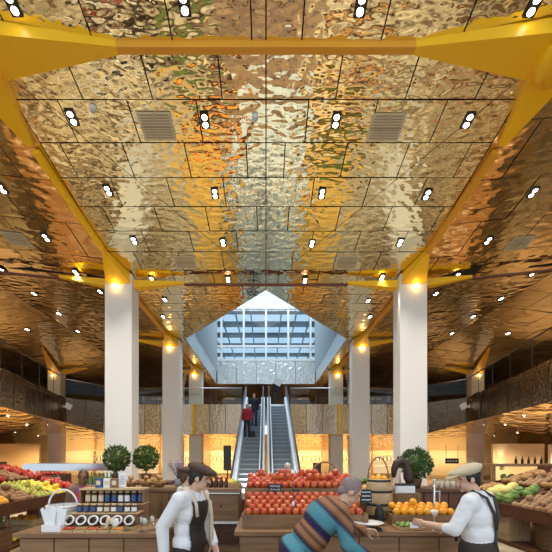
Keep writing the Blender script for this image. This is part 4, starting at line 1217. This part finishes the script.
for k in range(9):
    p = (-.84+(k % 5)*.072, 5.0+(k//5)*.09, 1.35); lab = 'dark red preserve bottle, %s from left in the %s row on the wood cabinet' % (ORD[k % 5], 'front' if k < 5 else 'back')
    if b0 is None:
        b0 = thing('sauce_bottle', p, lab, 'bottle', 'bottles on the wood cabinet')
        MB().lathe((0, 0, 0), [(0, 0), (.026, 0), (.028, .01), (.028, .08), (.013, .105), (.013, .125), (0, .125)], 12).build('glass_body', 'jam_dark', b0)
        MB().lathe((0, 0, .125), [(0, 0), (.015, 0), (.015, .018), (0, .018)], 10).build('stopper', 'tomato', b0)
    else: dup(b0, p, lab)
crate('fruit_tray', (-.51, 4.92, 1.35), (-.35, 5.2, 1.41), 'small tray of yellow pears at the right end of the cabinet', 1, 'wood_light')
heap('yellow_pear', 'pear', 'pear', .036, slope_pts((-.50, 4.94, 1.38), (.14, 0, 0), (0, .25, .02), .036, 0, True), 'yellow pear in the small tray on the wood cabinet', 'pear', 'pears in the small tray')

# --- centre: long table with crates of red fruit
counter('market_table', -.30, 2.25, 3.78, 5.0, 1.0, 'long wooden market table under the red fruit and orange crates', 'wood_mid', 'wood_mid', panels_n=6)
crate('fruit_crate', (-.26, 3.95, 1.0), (1.12, 4.37, 1.15), 'front wooden crate of red apples behind the striped sweater', 1, 'wood_mid')
heap('red_apple', 'apple', 'apple_red', .043, slope_pts((-.24, 3.97, 1.115), (1.34, 0, 0), (0, .38, .22), .043, 0, False), 'red apple in the front crate of red fruit', 'apple', 'apples in the front crate')
crate('fruit_crate', (-.26, 4.41, 1.0), (1.14, 4.86, 1.40), 'taller rear wooden crate of red apples below the escalators', 2, 'wood_mid')
heap('red_apple', 'apple', 'apple_red', .043, slope_pts((-.24, 4.43, 1.375), (1.36, 0, 0), (0, .41, .14), .043, 0, True), 'red apple in the rear crate of red fruit', 'apple', 'apples in the rear crate')
def sign(p, w, h, label, tilt=.15, rows=2, rz=0):
    t = thing('price_sign', p, label, 'price sign', 'black price signs', rz)
    MB().box((0, 0, 0), (w, .008, h), (-tilt, 0, 0)).build('board', 'chalkboard', t)
    Q = Matrix.Rotation(-tilt, 3, 'X')
    for r_ in range(rows):
        z = h*(.5-(r_+.5)/rows)*.86; a_ = h*(.03 if rows > 2 else .10); n = 11
        MB().tube([Q @ Vector((-w*.38+w*.76*i/n, -.006, z+(a_ if i % 2 else -a_)*R(.5, 1.2))) for i in range(n+1)], h*(.032 if rows > 2 else .035), 5).build('chalk_line', 'chalk', t)
    MB().tube([(0, .012, -h/2-.09), (0, .008, -h*.3)], .005, 6).build('stake', 'iron', t)
    return t
sign(P(275, 488, 4.32), .15, .10, 'small black chalk price sign stuck in the red apples')
sign(P(366, 496, 4.0), .125, .145, 'black three line price sign left of the barrel', .1, 3)
t = thing('tag_holder', P(293, 503, 4.02), 'slim dark stick with a white tag in front of the red apples', 'tag')
MB().tube([(0, 0, -.11), (0, 0, .24)], .006, 6).build('stick', 'iron', t); MB().lathe((0, -.01, -.03), [(0, 0), (.02, 0), (.008, .05), (0, .05)], 10).build('white_tag', 'paper', t)
MB().box((.035, -.004, .14), (.075, .006, .022)).build('clip', 'iron', t)
t = basket('fruit_basket', (.84, 5.2, 1.30), .15, .2, .16, 'wicker basket with a tall hoop handle behind the red apples', 'wicker', .24)
heap('orange', 'ball', 'orange', .042, [(.84+.1*math.cos(a), 5.2+.1*math.sin(a), 1.46) for a in (0, 1.05, 2.1, 3.14, 4.19, 5.24)]+[(.84, 5.2, 1.475)], 'orange in the hoop handled basket behind the red apples', 'orange', 'oranges in the hoop basket')
counter('rear_table', -.25, 1.5, 5.05, 5.45, 1.30, 'plain wooden rear table behind the red apple crates', 'wood_mid', 'wood_mid')
# barrel
t = thing('barrel', (1.43, 4.58, 1.0), 'pale oak barrel with dark iron hoops filled with oranges', 'barrel')
prof = [(.138+.030*math.sin(math.pi*k/8), .50*k/8) for k in range(9)]
MB().lathe((0, 0, 0), [(0, 0)]+prof+[(.125, .50), (.125, .45), (0, .45)], 28).build('staves', 'wood_pale', t)
for z in (.02, .17, .33, .46):
    r = .138+.030*math.sin(math.pi*(z+.02)/.5)+.003
    MB().lathe((0, 0, z), [(r-.012, 0), (r, 0), (r, .032), (r-.012, .032)], 28).build('hoop', 'iron', t)
MB().tube([(.13*math.cos(a), .02, .5+.27*math.sin(a)) for a in [math.pi*k/16 for k in range(17)]], .010, 8).build('handle', 'wicker', t)
heap('orange', 'ball', 'orange', .040, [(1.43+.078*math.cos(a), 4.58+.078*math.sin(a), 1.50) for a in (.2, 1.25, 2.3, 3.34, 4.39, 5.44)]+[(1.43, 4.58, 1.52)], 'orange on top of the oak barrel', 'orange', 'oranges on the barrel')
# orange crate
crate('fruit_crate', (1.42, 4.06, 1.0), (2.2, 4.38, 1.13), 'long wooden crate of oranges in front of the barrel and right topiary', 1, 'wood_mid')
heap('orange', 'ball', 'orange', .043, slope_pts((1.44, 4.08, 1.10), (.74, 0, 0), (0, .28, .10), .043, 0, True), 'orange in the long crate left of the cream cap', 'orange', 'oranges in the long crate')
t = thing('black_bottle', (1.30, 4.14, 1.0), 'matt black jug standing between the barrel and the white scale', 'jug')
MB().lathe((0, 0, 0), [(0, 0), (.05, 0), (.055, .03), (.052, .16), (.035, .2), (.03, .235), (0, .235)], 16).build('jug_body', 'black', t)
MB().tube([(.05, 0, .16), (.085, 0, .14), (.08, 0, .07), (.052, 0, .05)], .008, 6).build('handle', 'black', t)
t = thing('weighing_scale', (1.10, 3.86, 1.0), 'counter scale with a shallow white pan at the front of the market table', 'scale')
MB().box((0, 0, .012), (.24, .13, .024)).build('base', 'black', t)
MB().tube([(0, 0, .02), (0, 0, .05)], .03, 10).build('pillar', 'black', t)
MB().lathe((0, 0, .048), [(0, 0), (.08, .004), (.155, .03), (.158, .034), (.08, .012), (0, .008)], 26).build('pan', 'white_plastic', t)
t = crate('lime_tray', (1.40, 3.82, 1.0), (1.74, 4.02, 1.035), 'low tray of limes with a white tag before the orange crate', 1, 'wood_light')
heap('lime', 'lemon', 'green_veg', .026, slope_pts((1.42, 3.835, 1.016), (.30, 0, 0), (0, .17, 0), .03, 0, False), 'small lime in the low tray before the oranges', 'lime', 'limes in the low tray')
t = thing('price_card', (1.56, 3.80, 1.03), 'small white card on the front of the lime tray', 'card'); MB().box((0, 0, .03), (.09, .005, .06), (-.2, 0, 0)).build('card', 'paper', t)
# tap
t = thing('drink_tap', (1.80, 3.86, 1.0), 'tall chrome tap with a cone at the right stallholder\'s hand', 'tap')
MB().lathe((0, 0, 0), [(0, 0), (.06, 0), (.06, .012), (.015, .025), (0, .025)], 18).build('base', 'chrome', t)
MB().tube([(0, 0, .02), (0, 0, .52)], .011, 10).build('column', 'chrome', t)
MB().tube([(0, 0, .40), (.045, -.02, .42), (.05, -.02, .30)], .008, 8).build('spout', 'chrome', t)
MB().lathe((0, -.0, .17), [(0, -.03), (.014, -.03), (.045, .035), (.04, .035), (0, 0)], 16).build('cone', 'white_plastic', t)
MB().ball((0, 0, .53), .02, 10, 8).build('finial', 'chrome', t)
# right rear counters, statue, topiary
counter('back_counter', 1.86, 2.95, 5.1, 5.6, 1.32, 'dark red wood counter under the right topiary', 'wood_red', 'wood_red')
t = crate('wooden_crate', (1.62, 4.90, 1.0) if False else (1.66, 4.62, 1.0), (1.98, 4.94, 1.30), 'closed brown wooden crate between the barrel and the right topiary', 2, 'wood_mid')
MB().box((0, 0, .305), (.33, .33, .01)).build('lid', 'wood_mid', t)
t = thing('metal_tray', (1.80, 4.74, 1.31), 'grey metal label tray on the brown crate under the dark ornament', 'tray')
MB().box((0, 0, .045), (.25, .16, .09)).build('tray', 'steel', t); MB().box((0, -.083, .045), (.2, .004, .05)).build('paper_label', 'label_white', t)
t = thing('dark_ornament', (1.80, 4.78, 1.40), 'dark brown arched ornament shaped like a bent neck beside the barrel', 'ornament')
MB().tube([(-.11, 0, .10), (-.105, 0, .20), (-.075, 0, .285), (-.01, 0, .325), (.05, 0, .29), (.075, 0, .2), (.08, 0, .10), (.11, 0, .03)], [.022, .042, .05, .05, .052, .055, .06, .05], 12).build('arched_body', 'bronze_dark', t)
MB().box((.05, 0, .012), (.26, .12, .024)).build('base', 'bronze_dark', t)
MB().tube([(-.03, -.02, .02), (-.035, -.02, .14), (-.02, -.02, .2)], [.016, .012, .008], 8).build('pale_insert', 'wicker_pale', t)
for s_ in (-1, 1): MB().lathe((-.02+s_*.03, 0, .36), [(.018, -.02), (.014, .01), (0, .04)], 8).build('ear', 'bronze_dark', t)
topiary((2.21, 5.32, 1.32), .215, .35, 'bright green ball topiary in front of the nearest right column', 'leaf_light')
j0 = None
for k in range(5):
    p = (2.46+k*.085, 5.25, 1.32); lab = 'small pale storage jar, %s from left on the dark red counter' % ORD[k]
    if j0 is None:
        j0 = thing('storage_jar', p, lab, 'jar', 'pale jars on the red counter')
        MB().lathe((0, 0, 0), [(0, 0), (.034, 0), (.036, .09), (.028, .1), (0, .1)], 14).build('body', 'label_cream', j0)
        MB().lathe((0, 0, .1), [(0, 0), (.03, 0), (.03, .02), (0, .02)], 12).build('lid', 'steel', j0)
    else: dup(j0, p, lab)

for x, d, z0, z1, w_, lab in ((-1.50, 14.0, 1.2, 2.17, .30, 'tall dark display panel on a post left of the escalator foot'), (1.98, 14.0, .98, 1.5, .32, 'small dark display panel on a post right of the escalator foot')):
    t = thing('display_panel', (x, d, 0), lab, 'display')
    MB().box((0, 0, (z0+z1)/2), (w_, .05, z1-z0)).build('screen', 'chalkboard', t); MB().tube([(0, .05, 0), (0, .05, z1-.1)], .025, 8).build('post', 'iron', t)
    MB().lathe((0, .05, 0), [(0, 0), (.18, 0), (.18, .02), (0, .03)], 16).build('foot', 'iron', t)
# --- made-up island counters, added for the ceiling to mirror
for k, (x, d, w_, tp) in enumerate(((-2.3, 8.2, 2.0, 'leaf'), (2.9, 8.4, 2.2, 'bread'), (-1.9, 10.6, 2.0, 'squash'), (2.6, 11.0, 2.0, 'leaf'), (0, 7.2, 1.8, 'wood_red'))):
    t = counter('added_island', x-w_/2, x+w_/2, d, d+.95, .92, 'dark island counter added for ceiling reflections, %s' % ('left of the aisle behind the side counter', 'right of the aisle behind the red counter', 'left before the escalators', 'right before the escalators', 'in the middle behind the red apples')[k], 'wood_dark', 'wood_dark')
    mb = MB(t.location)
    for i in range(9): mb.ball((x-w_/2+.2+i*(w_-.4)/8, d+.45, .97), (.12, .3, .11), 10, 6)
    if tp != 'wood_red':
        o = mb.build('produce', tp, t); o['kind'] = 'stuff'
# --- further stalls behind on the left: steel hooded counter, tomato rack, green shelf
c = Vector((-4.55, 8.6, 0)); t = thing('deli_counter', c, 'far counter with a grey steel canopy behind the left produce stand', 'counter')
MB(c).box2((-5.5, 8.3, 0), (-3.6, 9.0, 1.1)).build('body', 'wood_dark', t); MB(c).box2((-5.55, 8.25, 1.1), (-3.55, 9.05, 1.14)).build('worktop', 'steel', t)
MB(c).box2((-5.6, 8.3, 1.44), (-3.5, 8.9, 1.60)).build('canopy', 'steel', t)
for x in (-5.5, -3.6): MB(c).box2((x-.03, 8.6, 1.14), (x+.03, 8.66, 1.44)).build('post', 'steel', t)
b0 = None
for k in range(9):
    p = (-4.35+k*.09, 8.45, 1.14)
    lab = 'green bottle, %s from left under the grey steel canopy' % ORD[k]
    if b0 is None: b0 = tag(MB().lathe((0, 0, 0), [(0, 0), (.035, 0), (.035, .13), (.013, .19), (.013, .25), (0, .25)], 10).build('green_bottle', 'bottle_green'), lab, 'bottle', 'green bottles under the canopy'); b0.location = p
    else: dup(b0, p, lab)
c = Vector((-4.45, 7.3, 0)); t = thing('tomato_rack', c, 'four tier rack of red tomatoes in front of the steel canopy', 'rack')
for k in range(4): MB(c).box2((-4.75, 7.18+k*.08, .98+k*.125), (-4.1, 7.30+k*.08, 1.0+k*.125)).build('shelf', 'wood_dark', t)
for x in (-4.78, -4.1): MB(c).box2((x, 7.2, 0), (x+.03, 7.55, 1.42)).build('side_panel', 'wood_dark', t)
for k in range(4):
    heap('red_tomato', 'tomato', 'tomato', .042, [(-4.70+i*.088, 7.245+k*.08, 1.0+k*.125+.04) for i in range(7)], 'red tomato on the %s tier of the tomato rack' % ['lowest', 'second', 'third', 'top'][k], 'tomato', 'tomatoes on the %s tier' % ['lowest', 'second', 'third', 'top'][k])
# right: hooded counter beyond the right stand
c = Vector((6.4, 9.0, 0)); t = thing('deli_counter', c, 'far counter with an open wooden canopy behind the right produce stand', 'counter')
MB(c).box2((5.6, 8.8, 0), (8.4, 9.4, 1.1)).build('body', 'wood_mid', t); MB(c).box2((5.55, 8.75, 1.1), (8.45, 9.45, 1.14)).build('worktop', 'wood_mid', t)
MB(c).box2((5.55, 8.8, 1.52), (8.4, 9.4, 1.58)).build('canopy', 'wood_mid', t)
for x in (5.6, 8.3): MB(c).box2((x-.03, 8.85, 1.14), (x+.03, 8.91, 1.52)).build('post', 'wood_mid', t)
heap('green_cabbage', 'cabbage', 'green_veg', .1, [(5.9+k*.24, 8.95+.1*(k % 2), 1.235) for k in range(9)], 'green cabbage on the counter under the wooden canopy', 'cabbage', 'cabbages under the wooden canopy')
b0 = None
for k in range(5):
    p = (6.3+k*.16, 9.1, 1.58); lab = 'small bottle, %s from left on top of the wooden canopy' % ORD[k]
    if b0 is None: b0 = tag(MB().lathe((0, 0, 0), [(0, 0), (.03, 0), (.03, .1), (.012, .14), (.012, .19), (0, .19)], 10).build('small_bottle', 'bottle_dark'), lab, 'bottle', 'bottles on the wooden canopy'); b0.location = p
    else: dup(b0, p, lab)
# ------------------------------------------------------------------ world, camera, view
w = bpy.data.worlds.new('World'); sc.world = w; w.use_nodes = True
bg = w.node_tree.nodes['Background']; bg.inputs['Color'].default_value = (.80, .90, 1.0, 1); bg.inputs['Strength'].default_value = 1.35
cam = bpy.data.cameras.new('Camera'); co = bpy.data.objects.new('Camera', cam); col.objects.link(co)
co.location = (0, 0, CH); co.rotation_euler = (math.pi/2, 0, 0)
cam.sensor_width = 36; cam.sensor_fit = 'HORIZONTAL'; cam.lens = F/552*36
cam.shift_x = (276-CX)/552; cam.shift_y = (HY-276)/552
cam.clip_start = .05; cam.clip_end = 300
sc.camera = co
sc.view_settings.view_transform = 'Standard'; sc.view_settings.look = 'None'; sc.view_settings.gamma = 1; sc.view_settings.use_curve_mapping = False
sc.view_settings.exposure = 0.0
sc.cycles.use_denoising = True
sc.cycles.max_bounces = 10; sc.cycles.glossy_bounces = 5; sc.cycles.diffuse_bounces = 4; sc.cycles.transparent_max_bounces = 12
sc.cycles.sample_clamp_indirect = 6
sc.cycles.caustics_reflective = True; sc.cycles.blur_glossy = .5
